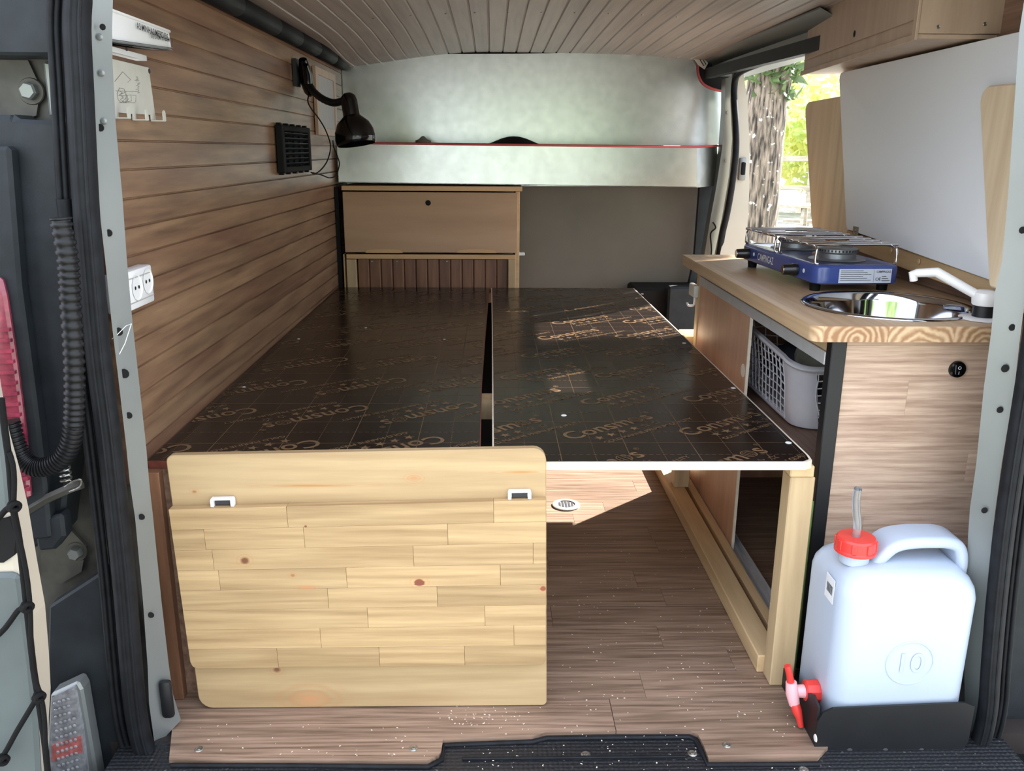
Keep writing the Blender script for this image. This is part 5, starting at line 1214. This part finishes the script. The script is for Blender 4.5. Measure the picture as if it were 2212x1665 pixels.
def tree(name, label, x, y, h, r0, r1, crown, mat, n, size, seed, lean=(0, 0), group=None, trunk_mat='bark'):
    t = thing(name, label, 'tree', (x, y, -.55), group)
    if r0:
        bm = bmesh.new(); trunk(bm, (x, y, -.55), (x+lean[0], y+lean[1], -.55+h), r0, r1); fin('trunk', bm, trunk_mat, t, 60)
    V, F_ = [], []
    for k, (cx, cy, cz_, rx, ry, rz) in enumerate(crown):
        v, f = leaves(n, (x+cx, y+cy, cz_), (rx, ry, rz), size, seed+k); o = len(V); V += v; F_ += [tuple(i+o for i in q) for q in f]
    me = bpy.data.meshes.new('foliage'); org = Vector((x, y, -.55)); me.from_pydata([v-org for v in V], [], F_); o = bpy.data.objects.new('foliage', me); col.objects.link(o); me.materials.append(M[mat]); o.parent = t
    return t
tb_ = P(1617, 540, Y=7.2); tt_ = P(1668, 170, Y=7.2)
dx = (tt_.x-tb_.x)/(tt_.z-tb_.z); xg = tb_.x+dx*(-.55-tb_.z)
tree('tree', 'lichen spotted tree trunk close outside the open side door', xg, 7.2, 5.0, .19, .15, [(dx*5, 0, 5.2, 2.2, 1.4, 1.2), (dx*2.15, -.08, 1.62, .24, .22, .30), (3.55-xg, 5.2-7.2, 3.47, .15, .15, .15)], 'leafd', 420, .06, 11, (dx*5, 0))  # last crown entry: unseen leaf cluster added to trim the sun patch on the bed
bgt = [(9.0, 22.5, 3.0, 'leafy', 'bright yellow green tree behind the picnic table'), (5.6, 28, 3.0, 'leafg', 'fresh green tree behind the trunk far outside'), (14.5, 27, 3.4, 'leafg', 'fresh green tree at the right end of the far tree row'), (18, 17, 3.2, 'leafy', 'yellow green tree furthest to the right outside')]
for k, (x, y, r, mt2, lb_) in enumerate(bgt):
    tree('tree', lb_, x, y, 4, .16, .1, [(0, 0, 2.6+.3*k, r, r*.8, 2.6), (.6, -.4, 1.2, r*.9, r*.7, 1.5)], mt2, 2600, .2, 40+k*5, (0, 0), 'trees in the background')
for k, (x, y, r, lb_) in enumerate([(-7.5, -11, 3.0, 'unseen leafy green tree well behind the viewer to the left'), (1.5, -15, 3.2, 'unseen leafy green tree straight behind the viewer'), (9.5, -10, 3.0, 'unseen leafy green tree well behind the viewer to the right')]):  # out of view, added to give the steel sheet green reflections and gradients
    tree('tree', lb_, x, y, 4, .18, .1, [(0, 0, 3.2, r, r*.8, 2.4)], 'leafg', 1800, .26, 90+k*5, (0, 0), 'trees in the background')
# picnic table, seen through the door
def picnic(name, label, X, Y, rz, s=1.0):
    t = thing(name, label, 'table', (X, Y, -.55)); ORG[t] = Vector(); t.rotation_euler = (0, 0, rz)
    for k in range(4): box('top_board', (-.95, .95), (-.36+k*.182, -.19+k*.182), (.71, .75), 'weathered', t, .006)
    for sy in (-1, 1):
        for k in range(2): box('seat_board', (-.95, .95), (sy*.70-.14+k*.145, sy*.70-.005+k*.145), (.42, .46), 'weathered', t, .006)
    for sx in (-1, 1):
        box('seat_beam', (sx*.65-.04, sx*.65+.04), (-.82, .82), (.33, .42), 'weathered', t, .004)
        box('top_beam', (sx*.65-.04, sx*.65+.04), (-.36, .36), (.63, .71), 'weathered', t, .004)
        for sy in (-1, 1):
            bm = bmesh.new(); prism(bm, [(sx*.65+.045, sy*.62-.05, 0), (sx*.65+.045, sy*.62+.05, 0), (sx*.65+.045, sy*.26+.05, .71), (sx*.65+.045, sy*.26-.05, .71)], (.045, 0, 0)); fin('leg', bm, 'weathered', t)
    return t
picnic('picnic_table', 'weathered wooden picnic table with benches seen past the tree trunk', 5.45, 13.2, math.radians(-24))
fe = thing('fence', 'pale wooden rail fence far behind the picnic table', 'fence', (9, 18.5, -.55))
for k in range(8): box('post', (4.2+k*1.3, 4.3+k*1.3), (18.5, 18.6), (-.55, 1.15), 'weathered', fe, .01)
for zz in (.25, .85): box('rail', (4.2, 13.4), (18.45, 18.5), (zz-.05, zz+.05), 'weathered', fe, .01)
